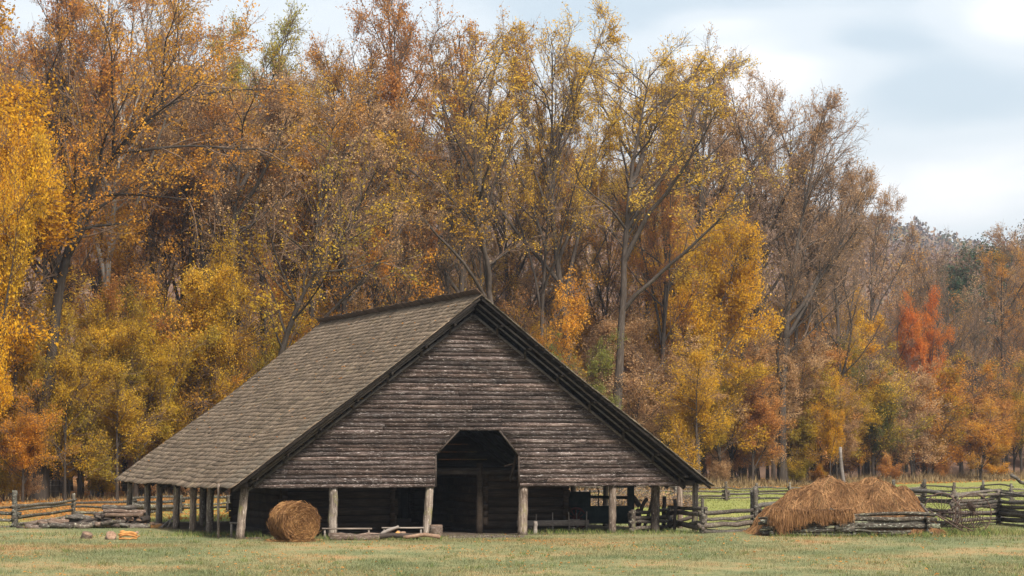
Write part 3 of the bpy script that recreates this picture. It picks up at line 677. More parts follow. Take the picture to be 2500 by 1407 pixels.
for side in (-1, 1):
    ns = np.linspace(0.03, DEP - .03, 34); sv = np.linspace(.004, 1, 18)
    Sg, Ng = np.meshgrid(sv, ns); top = roofp(side, Sg, Ng, np.full(Sg.shape, -.012)); bot = roofp(side, Sg, Ng, np.full(Sg.shape, -.06))
    nx, ny = len(sv), len(ns); i = np.arange(ny - 1)[:, None] * nx; j = np.arange(nx - 1)[None]
    Q = np.stack([i + j, i + j + 1, i + nx + j + 1, i + nx + j], -1).reshape(-1, 4)
    mb = MB().add(top, Q); mb.add(bot, Q[:, ::-1])
    N_ = nx * ny
    er = [[j, j + 1, N_ + j + 1, N_ + j] for j in range(nx - 1)] + [[(ny - 1) * nx + j, N_ + (ny - 1) * nx + j, N_ + (ny - 1) * nx + j + 1, (ny - 1) * nx + j + 1] for j in range(nx - 1)]
    er += [[i * nx, N_ + i * nx, N_ + (i + 1) * nx, (i + 1) * nx] for i in range(ny - 1)]
    mb.F4.append(np.array(er))
    roof = ob('roof', mb, M['shade_wood'], barn)
    # shingles, course by course
    rows = 44; exp = 1.0 / rows; items = []
    for k in range(rows):
        n = 0.0 - .04
        while n < DEP:
            wd_ = rs.uniform(.09, .2) if side < 0 else rs.uniform(.3, .5)
            n1 = min(n + wd_, DEP + .04)
            s0 = k * exp - .006 + rs.uniform(-.0022, .0022) - (.006 if k == 0 else 0); s1 = min(s0 + exp * 1.5, 1.004)
            hb = .038 + rs.uniform(-.006, .007); g = .006
            if rs.rand() < .012: s0 -= .006; hb += .012
            a = roofp(side, [s0, s0, s1, s1], [n + g, n1 - g, n + g, n1 - g], [hb, hb + rs.uniform(-.006, .006), .008, .008])
            b = roofp(side, [s0, s0, s1, s1], [n + g, n1 - g, n + g, n1 - g], [hb - .028, hb - .028, -.006, -.006])
            items.append(np.vstack([b[[0, 1]], b[[2, 3]], a[[0, 1]], a[[2, 3]]]))   # hexa order i,j,k bits: fixed below
            n = n1
    items = np.array(items)
    # reorder to (n, s, up) bit order: index = 4*n + 2*s + up
    order = [0, 4, 2, 6, 1, 5, 3, 7]
    items = items[:, order]
    if side < 0:
        cw = items.mean(1); wy = A0[1] + cw[:, 0] * SY + cw[:, 1] * CY
        near = np.argsort(wy - .0 * cw[:, 2])[:300]
        for q in near: ob('shingle', MB().hexa(items[q]), M['shingle'], roof)
        rest = np.setdiff1d(np.arange(len(items)), near)
    else: rest = np.arange(len(items))
    mb = MB()
    base = np.array([[0, 1, 3, 2], [4, 6, 7, 5], [0, 4, 5, 1], [2, 3, 7, 6], [0, 2, 6, 4], [1, 5, 7, 3]])
    mb.add(items[rest].reshape(-1, 3), (base[None] + (np.arange(len(rest)) * 8)[:, None, None]).reshape(-1, 4))
    ob('shingles', mb, M['shingle'], roof, kind='stuff')
# ridge comb: the last course of the far slope stands past the ridge
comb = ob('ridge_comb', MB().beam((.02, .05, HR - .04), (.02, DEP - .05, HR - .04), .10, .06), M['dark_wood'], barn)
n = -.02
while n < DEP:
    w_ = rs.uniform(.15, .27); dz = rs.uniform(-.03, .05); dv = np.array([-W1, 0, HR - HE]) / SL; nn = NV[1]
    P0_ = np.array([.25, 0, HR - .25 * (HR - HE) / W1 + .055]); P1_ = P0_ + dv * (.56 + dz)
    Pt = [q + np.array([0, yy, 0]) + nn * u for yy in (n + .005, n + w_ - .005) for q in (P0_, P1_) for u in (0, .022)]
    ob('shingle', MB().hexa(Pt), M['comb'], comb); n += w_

# gable wall of lapped boards, each its own board
NG = .95
gable = ob('gable_wall', MB(), None, barn) if False else None
def half(z): return W1 * (HR - .60 - z) / (HR - HE)
oL, _ = ZP(1062, 1150, NG); oR, _ = ZP(1269, 1150, NG); oTl, zT = ZP(1121, 1047, NG); oTr, _ = ZP(1219, 1047, NG); _, zC = ZP(1062, 1110, NG); _, zCr = ZP(1269, 1112, NG)
def opening(z):
    if z >= zT: return None
    l = oL if z <= zC else oL + (oTl - oL) * (z - zC) / (zT - zC)
    r = oR if z <= zCr else oR + (oTr - oR) * (z - zCr) / (zT - zCr)
    return l, r
mb = MB()                                         # studs and plates the boards are nailed to
mb.beam((-half(1.9) + .1, NG + .12, 1.86), (oL - .02, NG + .12, 1.86), .16, .2); mb.beam((oR + .02, NG + .12, 1.86), (half(1.9) - .1, NG + .12, 1.86), .16, .2)
for e in np.arange(-7.2, 7.3, 1.2):
    o_ = opening(2.0); z0 = 1.98 if not (o_[0] < e < o_[1]) else zT + .06
    zt = HR - .66 - abs(e) / W1 * (HR - HE)
    if zt > z0 + .1: mb.beam((e, NG + .12, z0), (e, NG + .12, zt), .1, .1, (0, 1, 0))
gable = ob('gable_wall', mb, M['dark_wood'], barn)
def board(e0b, e1b, e0t, e1t, z0, z1, row):
    ln = max(e1b - e0b, e1t - e0t)
    k = max(2, int(ln / .55) + 1); q = np.linspace(0, 1, k)
    eb = e0b + (e1b - e0b) * q; et = e0t + (e1t - e0t) * q
    wob = .010 * np.sin(eb * .55 + row * 1.3) + .007 * np.sin(eb * 2.1 + row * 2.7) + .004 * rs.randn(k)
    tilt = rs.uniform(-.011, .011)
    zb = z0 + wob + tilt * np.linspace(-1, 1, k); zt = np.full(k, z1 + .022)
    yb = NG - .017 - .012 * rs.rand() - .006 * np.abs(rs.randn(k)); yt = np.full(k, NG - .004)
    th = .02
    A = np.stack([et, yt, zt], 1); B = np.stack([eb, yb, zb], 1); C = np.stack([eb, yb + th, zb + .002], 1); D = np.stack([et, yt + th, zt], 1)
    V = np.concatenate([A, B, C, D]); i = np.arange(k - 1); Qs = []
    for a, b in ((0, 1), (1, 2), (2, 3), (3, 0)): Qs.append(np.stack([a * k + i, b * k + i, b * k + i + 1, a * k + i + 1], 1))
    Q = np.concatenate(Qs + [np.array([[0, 3 * k, 2 * k, k], [k - 1, 2 * k - 1, 3 * k - 1, 4 * k - 1]])])
    ob('board', MB().add(V, Q), M['siding'], gable)
ztop = HR - .62; nrow = 40; eh = (ztop - 1.76) / nrow
bounds = [1.76 + eh * (k + (rs.uniform(-.2, .2) if 0 < k < nrow else 0)) for k in range(nrow + 1)]
for k in range(nrow):
    z0, z1 = bounds[k], bounds[k + 1]; hb, ht = half(z0), max(half(z1), .02)
    segs = [(-hb, hb, -ht, ht)]
    zm = (z0 + z1) / 2
    if opening(zm):
        b0 = opening(min(z0, zT - .001)); b1 = opening(min(z1, zT - .001))
        segs = [(-hb, b0[0], -ht, b1[0]), (b0[1], hb, b1[1], ht)]
    for (a, b, c, d) in segs:
        L_ = b - a; nj = int(L_ / 3.4 + rs.rand() * .9); cuts = sorted(rs.choice([-6.9, -5.1, -3.4, -1.7, -.6, .0, 1.1, 2.9, 4.4, 5.7], nj, replace=False)) if nj else []
        cuts = [c_ + rs.uniform(-.06, .06) for c_ in cuts if a + .7 < c_ < b - .7]
        ed = [(a, c)] + [(q, q) for q in cuts] + [(b, d)]
        for (p_, q_) in zip(ed[:-1], ed[1:]): board(p_[0] + .004, q_[0] - .004, p_[1] + .004, q_[1] - .004, z0, z1, k)
# trim round the arch and along the rake
for pa, pb in (((oL, 1.76), (oL, zC)), ((oL, zC), (oTl, zT)), ((oTl, zT), (oTr, zT)), ((oTr, zT), (oR, zCr)), ((oR, zCr), (oR, 1.76))):
    mid = np.array([(oL + oR) / 2, 2.6]); d_ = (np.array(pa) + np.array(pb)) / 2; off = (d_ - mid); off = off / np.linalg.norm(off) * -.03
    ob('arch_trim', MB().beam((pa[0] + off[0], NG + .03, pa[1] + off[1]), (pb[0] + off[0], NG + .03, pb[1] + off[1]), .06, .09, (0, 1, 0)), M['dark_wood'], barn)
for side in (-1, 1):
    dirs = np.array([-side * W1, 0, HR - HE]) / SL
    for nm, nn, dz, wd_, hg, mt in (('barge_rafter', .07, -.105, .05, .09, 'shade_wood'), ('fly_rafter', .40, -.24, .05, .06, 'rake_wood'), ('fly_rafter', .68, -.36, .05, .06, 'rake_wood'), ('rake_board', NG - .05, -.545, .05, .08, 'rake_wood')):
        a = np.array([side * W1, nn, HE + dz * 1.25]); b = np.array([side * .04, nn, HR + dz * 1.25])
        if nm != 'barge_rafter': a = a - np.array([side, 0, -(HR - HE) / W1]) * .75
        ob(nm, MB().beam(a, b, wd_, hg, (0, 0, 1)), M[mt], barn)
    for s in (.10, .22, .35, .5, .64, .78, .9):
        e = side * W1 * (1 - s); zr = HE + (HR - HE) * s
        ob('lookout', MB().beam((e, .25, zr - .40), (e, NG + .2, zr - .40), .08, .09), M['shade_wood'], barn)
        ob('bracket', MB().beam((e, NG - .10, zr - .72), (e, NG - .10, zr - .30), .08, .05, (0, 1, 0)), M['dark_wood'], barn)
    mb = MB()
    for s in np.arange(.02, .99, .035):
        p_ = roofp(side, s, .5, np.array(-.085)); mb.beam((p_[0], .04, p_[2]), (p_[0], DEP - .04, p_[2]), .10, .03)
    ob('roof_lath', mb, M['shade_wood'], barn, kind='stuff')
    for n_ in np.arange(2.2, 21, 1.55):
        ob('rafter', MB().beam((side * (W1 - .1), n_, HE - .16), (side * .05, n_, HR - .22), .10, .14), M['shade_wood'], barn)
    ob('eave_plate', MB().beam((side * 8.55, .5, 1.86), (side * 8.55, DEP - .5, 1.86), .2, .2), M['dark_wood'], barn)

def rough_post(p0, p1, r, mat='post', parent=barn, name='post', seed=0, n=9, flare=1.0):
    r_ = np.random.RandomState(seed + 5); p0 = np.array(p0, float); p1 = np.array(p1, float); k = 9; q = np.linspace(0, 1, k)
    pts = p0 + (p1 - p0) * q[:, None]; pts[1:-1, :2] += r_.randn(k - 2, 2) * .006
    pr = 1 + .08 * r_.randn(n)
    return ob(name, MB().tube(pts, r * (1 + .018 * r_.randn(k)) * np.linspace(1.08 * flare, 1, k), n, pr, noise=.025, rng=r_).mesh(name, False), M[mat], parent)
for k, (pb, pt, r) in enumerate(((584, 598, .165), (811, 814, .155), (1040, 1049, .15), (1275, 1278, .175), (1495, 1496, .125), (1697, 1698, .12))):
    rough_post((EP(pb, NG + .22, 0), NG + .22, -.05), (EP(pt, NG + .18, 1.8), NG + .18, 1.80), r, seed=k, mat='post')
for k, (px, r) in enumerate(((512, .12), (470, .125), (430, .125), (388, .13), (358, .115), (316, .12))):
    n_ = NP(px, -8.55, .5); rough_post((-8.55, n_, -.05), (-8.52, n_, 1.78), r, seed=20 + k)
for k, (px, e_, r) in enumerate(((497, -6.9, .13), (410, -5.6, .1))):
    n_ = min(NP(px, e_, .5), DEP - 1); rough_post((e_, n_, -.05), (e_, n_, 2.3), r, seed=30 + k)
rough_post((EP(533, 1.7), 1.7, -.05), (EP(533, 1.7), 1.7, 1.9), .045, seed=41)
for k, (px, n_, r) in enumerate(((1599, 2.6, .16), (1660, 5.2, .11))):
    e_ = EP(px, n_, .5); rough_post((e_, n_, -.05), (e_, n_, 1.9), r, seed=50 + k)
for k in range(4): rough_post((8.55, 9 + 3.6 * k, -.05), (8.55, 9 + 3.6 * k, 1.8), .12, seed=60 + k)

# log cribs inside, loft, rear wall
def crib(e0, e1, n0, n1, seed, gap=None):
    r_ = np.random.RandomState(seed); c = thing('log_crib'); c.parent = barn
    z = .12; row = 0
    while z < 2.2:
        h = r_.uniform(.24, .34)
        for (a, b) in (((e0 - .25, n0, z), (e1 + .25, n0, z)), ((e0 - .25, n1, z), (e1 + .25, n1, z))):
            ob('log', MB().beam((a[0] + r_.uniform(0, .12), a[1], z + h / 2), (b[0] - r_.uniform(0, .12), b[1], z + h / 2), .17 + r_.uniform(-.02, .02), h - .035), M['log_wall'], c)
        for e in (e0, e1):
            ob('log', MB().beam((e, n0 - .22, z + h / 2 + .13), (e, n1 + .22, z + h / 2 + .13), .17, h - .035), M['log_wall'], c)
        z += h; row += 1
    ob('crib_floor', MB().box((e0, n0, .02), (e1, n1, .1)), M['dark_wood'], c)
    # boards added behind the logs to keep daylight out, coloured as shade
    ob('daylight_block', MB().box((e0 + .1, n0 + .1, .1), (e1 - .1, n0 + .13, 2.3)).box((e0 + .1, n0 + .13, .1), (e0 + .13, n1 - .1, 2.3)).box((e1 - .13, n0 + .13, .1), (e1 - .1, n1 - .1, 2.3)), M['shade_wood'], c)
    return c
eA = EP(955, 4.2); crib(-6.2, eA, 4.2, 12, 3)
eB0 = EP(1182, 3.6); eB1 = EP(1378, 3.6); crib(eB0, eB1, 3.6, 12, 4)
rough_post((EP(1170, 3.3), 3.3, -.05), (EP(1171, 3.3), 3.3, 2.6), .12, 'log_wall', seed=70)
mb = MB().box((-6.4, 3.2, 2.36), (eB1 + .2, 20.2, 2.42)); ob('loft_floor', mb, M['shade_wood'], barn)
ob('loft_beam', MB().beam((-6.4, 3.3, 2.27), (eB1 + .2, 3.3, 2.27), .18, .16), M['dark_wood'], barn)
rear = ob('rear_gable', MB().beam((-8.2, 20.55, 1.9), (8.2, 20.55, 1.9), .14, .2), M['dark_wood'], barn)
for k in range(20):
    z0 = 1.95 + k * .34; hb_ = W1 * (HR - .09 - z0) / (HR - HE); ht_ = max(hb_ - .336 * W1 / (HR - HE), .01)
    if hb_ > .05: ob('rear_board', MB().hexa([(-hb_, 20.5, z0), (-ht_, 20.5, z0 + .336), (-hb_, 20.53, z0), (-ht_, 20.53, z0 + .336), (hb_, 20.5, z0), (ht_, 20.5, z0 + .336), (hb_, 20.53, z0), (ht_, 20.53, z0 + .336)]), M['shade_wood'], rear)
for k in range(22): ob('rear_board', MB().box((-3.4 + k * .34, 20.44, 0), (-3.4 + k * .34 + .335, 20.47, 2.1)), M['shade_wood'], rear)
ob('brace', MB().beam((EP(1245, 1.6, 2), 1.6, 1.95), (oR + .05, 1.25, 3.1), .09, .09), M['log_wall'], barn)
ob('brace', MB().beam((EP(1222, 3.0, 2), 2.6, 2.5), (EP(1262, 2.4, 2), 2.4, 2.62), .16, .05), M['bark_log'], barn)
ob('brace', MB().beam((EP(1205, 3.0, 2), 2.7, 2.06), (oR, 1.5, 2.06), .14, .12), M['log_wall'], barn)

# ------------------------------------------------------------------ straw, bale, haystack
def ribbons(mb, P_, wd_, rng, nrm=None):
    Mn, k, _ = P_.shape
    t_ = norm(np.gradient(P_, axis=1)); ref = norm(rng.randn(Mn, 1, 3)) if nrm is None else nrm[:, None]
    s_ = norm(np.cross(t_, ref)) * (np.broadcast_to(np.asarray(wd_), (Mn,))[:, None, None] / 2) * np.linspace(1, .5, k)[None, :, None]
    V = np.stack([P_ - s_, P_ + s_], 2).reshape(-1, 3)
    b = (np.arange(Mn) * k * 2)[:, None]; i = (np.arange(k - 1) * 2)[None]
    Q = np.stack(np.broadcast_arrays(b + i, b + i + 1, b + i + 3, b + i + 2), -1).reshape(-1, 4)
    return mb.add(V, Q)
# round bale: axis towards the front right
g0 = G(717, 1322); bale = thing('hay_bale', (g0[0], g0[1], 0), 0, label='round rusty brown hay bale standing before the barn between two posts', category='hay bale')
ax = norm(np.array([.42, -.9, 0])); sd_ = np.array([-ax[1], ax[0], 0]) * -1; RB, LB = .67, 1.32
r_ = np.random.RandomState(5)
def bale_pt(a, l, rad): return np.stack([np.cos(a) * rad, np.sin(a) * rad], -1)[..., :1] * sd_ + (np.sin(a) * rad)[..., None] * np.array([0, 0, 1]) + np.asarray(l)[..., None] * ax + np.array([0, 0, RB * .95])
na, nl = 56, 9
Aa, Ll = np.meshgrid(np.linspace(0, 2 * np.pi, na, endpoint=False), np.linspace(-LB / 2, LB / 2, nl))
rad = RB * (1 - .03 * (np.abs(Ll) / (LB / 2)) ** 6) + .018 * r_.randn(nl, na); rad = np.where(np.sin(Aa) < -.8, rad * .965, rad)
V = bale_pt(Aa, Ll, rad).reshape(-1, 3); i = np.arange(nl - 1)[:, None] * na; j = np.arange(na)[None]; jn = (j + 1) % na
Q = np.stack([i + j, i + jn, i + na + jn, i + na + j], -1).reshape(-1, 4)
mb = MB().add(V, Q)
for sgn, row in ((1, nl - 1), (-1, 0)):
    rings = [1, .8, .6, .4, .2]; vv = [V.reshape(nl, na, 3)[row]]
    for q in rings[1:]:
        a_ = np.linspace(0, 2 * np.pi, na, endpoint=False); vv.append(bale_pt(a_, np.full(na, sgn * (LB / 2 + .02 + .05 * (1 - q)) + 0) + .014 * r_.randn(na), np.full(na, RB * q)))
    vv = np.array(vv); m_ = len(vv); i = np.arange(m_ - 1)[:, None] * na
    Q = np.stack([i + j, i + jn, i + na + jn, i + na + j], -1).reshape(-1, 4); mb.add(vv.reshape(-1, 3), Q if sgn < 0 else Q[:, ::-1])
    c_ = vv[-1].mean(0); base_ = mb.n
    mb.add(np.vstack([vv[-1], c_]), None, np.stack([np.arange(na), (np.arange(na) + 1) % na, np.full(na, na)], 1))
ob('bale_core', mb.mesh('bale_core', True), M['bale_core'], bale)
mb = MB(); ns_ = 5200
a0 = r_.rand(ns_) * 2 * np.pi; da = r_.uniform(.12, .55, ns_) * np.sign(r_.randn(ns_)); l0 = r_.uniform(-LB / 2, LB / 2, ns_); dl = r_.randn(ns_) * .10
q = np.linspace(0, 1, 4)[None]; lift = r_.uniform(-.005, .03, ns_)[:, None] + (r_.rand(ns_) < .12)[:, None] * q * r_.uniform(0, .10, ns_)[:, None]
ribbons(mb, bale_pt(a0[:, None] + da[:, None] * q, l0[:, None] + dl[:, None] * q, RB + lift), r_.uniform(.009, .018, ns_), r_)
nf_ = 4200; rr0 = RB * np.sqrt(r_.rand(nf_)); a0 = r_.rand(nf_) * 2 * np.pi; da = r_.uniform(.08, .35, nf_) / np.maximum(rr0, .12) * .55 * np.sign(r_.randn(nf_)); dr = r_.randn(nf_) * .04
lift = r_.uniform(.0, .05, nf_)[:, None] + (r_.rand(nf_) < .2)[:, None] * q * .10
ribbons(mb, bale_pt(a0[:, None] + da[:, None] * q, LB / 2 + .03 + .05 * (1 - rr0 / RB)[:, None] + lift, np.abs(rr0[:, None] + dr[:, None] * q)), r_.uniform(.008, .016, nf_), r_)
# loose straw at its foot
nn_ = 500; aa = r_.rand(nn_) * 6.28; rr_ = r_.rand(nn_) ** .5
p0 = np.stack([np.cos(aa) * rr_ * .95, np.sin(aa) * rr_ * 1.0, r_.uniform(.01, .07, nn_)], 1); d_ = norm(r_.randn(nn_, 3) * np.array([1, 1, .15])) * r_.uniform(.1, .3, nn_)[:, None]
ribbons(mb, p0[:, None] + d_[:, None] * np.linspace(0, 1, 3)[None, :, None], .014, r_)
ob('straw', mb.mesh('straw'), M['bale'], bale, kind='stuff')

# haystack round its pole
hc = G(2062, 1299); HX, HY = hc[0], G(2068, 1309)[1] + 2.8
stack = thing('haystack', (HX, HY, 0), 0, label='broad tan haystack with two humps heaped inside a low rail pen', category='haystack')
def hz(x, y):
    x = np.asarray(x); y = np.asarray(y)
    pr = np.interp(x, [-3.7, -3.4, -2.9, -2.3, -1.75, -1.2, -.7, -.3, 0, .3, .75, 1.35, 1.9, 2.4, 2.8, 3.0, 3.12], [0, .5, 1.0, 1.32, 1.62, 1.90, 2.02, 1.92, 1.72, 1.88, 1.98, 1.86, 1.52, 1.15, .80, .45, 0])
    yy = np.abs(y) / 2.05; h = pr * np.clip(1 - .60 * yy ** 1.9, 0, 1) * np.clip((1.12 - yy) / .14, 0, 1)
    for cx, cy, rr_, am in ((-.1, -1.1, .5, .2), (1.0, -1.2, .5, .22), (-1.6, -1.1, .55, .2), (-.75, -.75, .45, .16), (.45, -.7, .4, -.26), (-1.2, -.5, .35, -.24), (-.1, -.55, .3, -.2), (1.45, -.6, .3, -.2), (-1.9, -1.0, .25, -.18), (1.75, -.9, .5, .16), (2.2, -.3, .5, .18), (-2.1, -.6, .5, .16), (.5, -1.6, .35, -.12), (-.65, -1.55, .3, -.12), (1.5, -1.6, .35, .12), (-2.2, -1.5, .4, .2), (-1.4, -1.7, .35, .16)):
        h = h + 1.45 * am * np.exp(-((x - cx) / rr_) ** 2 - ((y - cy) / rr_) ** 2)
    spill = 1.05 * np.exp(-((x + 2.85) / .55) ** 2 - ((y + .9) / .8) ** 2)
    h = np.maximum(h, spill * 1.0)
    return h + .10 * np.sin(x * 4.1 + y * 3 + np.sin(x * 2)) * np.sin(y * 3.7 - x * 1.7) + .06 * np.sin(x * 11 + 1) * np.sin(y * 9)
xs_ = np.linspace(-3.8, 3.6, 100); ys_ = np.linspace(-2.7, 2.6, 70)
V, Q = grid(xs_, ys_, lambda X, Y: hz(X, Y) - .05)
ob('hay_core', MB().add(V, Q).mesh('hay_core', True), M['hay_core'], stack)
r_ = np.random.RandomState(8); ns_ = 26000
x0 = r_.uniform(-3.7, 3.4, ns_); y0 = r_.uniform(-2.6, 1.2, ns_); k_ = hz(x0, y0) > .12; x0, y0 = x0[k_], y0[k_]; ns_ = len(x0)
gx = hz(x0 + .05, y0) - hz(x0 - .05, y0); gy = hz(x0, y0 + .05) - hz(x0, y0 - .05)
dn = norm(np.stack([-gx, -gy], 1)); ang = np.arctan2(dn[:, 1], dn[:, 0]) + r_.randn(ns_) * .85; ln_ = r_.uniform(.12, .42, ns_)
q = np.linspace(0, 1, 4)[None]; cur = r_.randn(ns_)[:, None] * .5
X_ = x0[:, None] + np.cos(ang[:, None] + cur * q) * ln_[:, None] * q; Y_ = y0[:, None] + np.sin(ang[:, None] + cur * q) * ln_[:, None] * q
Z_ = hz(X_, Y_) + r_.uniform(-.03, .035, ns_)[:, None] + (r_.rand(ns_) < .15)[:, None] * q * r_.uniform(0, .1, ns_)[:, None]
mb = MB(); ribbons(mb, np.stack([X_, Y_, Z_], 2), r_.uniform(.008, .018, ns_), r_)
# hay hanging over the front rails and spilling at the left corner
nh = 5200; xh = -3.2 + 2.9 * r_.rand(nh) ** 1.25; q = np.linspace(0, 1, 6)[None]; z0 = r_.uniform(.66, .92, nh)
L_ = r_.uniform(.10, .42, nh) * np.where(xh < -2.2, 1.7, .85) * (.5 + .5 * np.sin(xh * 4.3 + 1) ** 2)
yh_ = -2.15 - .12 * r_.rand(nh)
Pp = np.stack([xh[:, None] + r_.randn(nh)[:, None] * .10 * q, yh_[:, None] - (.70 + .12 * r_.rand(nh))[:, None] * np.minimum(q * 2.2, 1), z0[:, None] + .05 * np.sin(q * 3) - L_[:, None] * np.clip(q - .4, 0, 1) ** 1.1 * 1.9], 2); Pp[..., 2] = np.maximum(Pp[..., 2], .02); ribbons(mb, Pp, .015, r_)
ob('straw', mb.mesh('straw'), M['hay'], stack, kind='stuff')
pt0 = np.array([-.12, .15, 1.2]); pt1 = XZ(2051, 1092, HY) - np.array([HX, HY, 0]); qq = np.linspace(0, 1, 9)
pts = pt0 + (pt1 - pt0) * qq[:, None]; pts[:, 0] += .018 * np.sin(qq * 7)
po = ob('stack_pole', MB().tube(pts, np.linspace(.085, .055, 9), 8, noise=.05), M['plank'], None, label='thin grey pole standing up out of the middle of the haystack', category='pole')
po.location = (HX, HY, 0)

# ------------------------------------------------------------------ rail fences
def rail_mesh(p0, p1, r, rng, flat=.75, split=True):
    p0 = np.array(p0, float); p1 = np.array(p1, float); k = 6; q = np.linspace(0, 1, k)
    pts = p0 + (p1 - p0) * q[:, None]; pts[1:-1] += rng.randn(k - 2, 3) * np.array([.02, .02, .016]); pts[:, 2] += .05 * rng.randn() * np.sin(np.pi * q)
    n = 6; pr = rng.uniform(.5, 1.3, n) if split else 1 + .08 * rng.randn(n)
    return MB().tube(pts, r * np.linspace(1 + .2 * rng.randn(), 1 - .1 * rng.rand(), k).clip(.6), n, pr, noise=.05, rng=rng)
def fence(label, pts, nr, h, r=.065, over=.28, mat='rail', post_h=None, post_r=.06, seed=1, miss=0.0, group=None, double=True, jit=.03, zig=.0, lift=.07, cat='fence'):
    rng = np.random.RandomState(seed); pts = [np.array(p, float) for p in pts]
    f = thing('rail_fence', tuple(pts[0]), 0, label=label, category=cat)
    if group: f['group'] = group
    o_ = pts[0]
    for i in range(len(pts) - 1):
        a, b = pts[i] - o_, pts[i + 1] - o_; d = (b - a) / np.linalg.norm(b - a); pn = np.array([-d[1], d[0], 0])
        for k in range(nr):
            if rng.rand() < miss: continue
            z = lift + (h - lift) * (k + (.5 if i % 2 else 0)) / max(nr - .5, 1)
            s = rng.uniform(.6, 1.2)
            e0 = a - d * over * s + np.array([0, 0, z + rng.randn() * jit]) + pn * rng.randn() * .03
            e1 = b + d * over * rng.uniform(.6, 1.2) + np.array([0, 0, z + rng.randn() * jit]) + pn * rng.randn() * .03
            ob('rail', rail_mesh(e0, e1, r * rng.uniform(.75, 1.25), rng), M[mat], f)
    if post_h:
        for i, p in enumerate(pts):
            hs = post_h[i] if isinstance(post_h, (list, tuple)) else post_h * rng.uniform(.9, 1.12)
            if hs <= 0: continue
            for sgn in ((-1, 1) if double else (-1,)):
                b = p - o_ + np.array([rng.randn() * .05, sgn * .17, -.05]); t_ = b + np.array([rng.randn() * .04, rng.randn() * .03, hs * (1 if sgn < 0 else rng.uniform(.75, 1.0))])
                rough_post(b, t_, post_r * rng.uniform(.85, 1.2), mat, f, 'post', seed * 31 + i * 3 + sgn, 7)
    return f
fence('low split rail fence running behind the wood pile left of the barn', [G(-110, 1290), G(35, 1287), G(182, 1268), G(325, 1262), G(440, 1256), G(560, 1252)], 4, .86, .075, mat='rail_lichen', post_h=[1.3, 1.52, 1.2, .9, .9, .9], post_r=.09, seed=2, double=False)
fence('short split rail fence between the barn corner and the haystack', [G(1545, 1300), G(1636, 1294), G(1716, 1303), G(1846, 1296), G(1905, 1284)], 4, .88, .085, post_h=[.9, .9, 1.35, 1.75, 1.0], post_r=.075, seed=3)
fence('long thin rail fence crossing the meadow beyond the barn', [G(1380, 1221), G(1515, 1223), G(1650, 1221), G(1772, 1222), G(1846, 1221), G(1928, 1222), G(2040, 1220), G(2150, 1222), G(2252, 1221)], 4, .80, .055, post_h=1.12, post_r=.075, seed=4)
fence('rail fence with crooked posts in the meadow right of the haystack', [G(2180, 1232), G(2252, 1229), G(2327, 1233), G(2398, 1229), G(2470, 1234), G(2560, 1230)], 5, 1.0, .062, mat='rail', post_h=1.3, post_r=.085, seed=5)
fence('high dense lichen covered rail stack at the right edge of the picture', [G(2232, 1283), G(2330, 1290), G(2440, 1280), G(2560, 1292)], 10, 1.36, .076, mat='rail', post_h=[0, 1.5, 1.45, 1.4], post_r=.09, seed=6, jit=.055, over=.4)
fence('low dark rail pen wrapped round the foot of the haystack', [G(2240, 1288) + np.array([0, 3.2, 0]), G(2266, 1307), G(2068, 1309), G(1884, 1308.5), G(1866, 1298) + np.array([0, 3, 0])], 7, .68, .074, mat='rail_lichen', seed=7, jit=.05, over=.42, cat='rail pen')
# single loose rails
def loose(name, label, p0, p1, r, mat, seed, cat, group=None, split=True):
    p0 = np.array(p0, float); p1 = np.array(p1, float); rng = np.random.RandomState(seed)
    o = ob(name, rail_mesh(np.zeros(3), p1 - p0, r, rng, split=split), M[mat], None, label=label, category=cat); o.location = tuple(p0)
    if group: o['group'] = group
    return o
yb = G(2500, 1286)[1]
loose('rail', 'loose pale rail jutting up above the rail stack at the right edge', XZ(2468, 1160, yb - .2), XZ(2530, 1196, yb + .3), .07, 'rail', 1, 'rail')
loose('rail', 'loose rail lying slanted on top of the haystack pen', XZ(2026, 1242, HY - 2.55), XZ(2085, 1258, HY - 2.6), .075, 'rail_lichen', 2, 'rail')
loose('rail', 'short grey rail stub leaning at the right corner of the haystack pen', XZ(2246, 1230, HY - .5), XZ(2272, 1262, HY - .8), .07, 'rail', 3, 'rail')

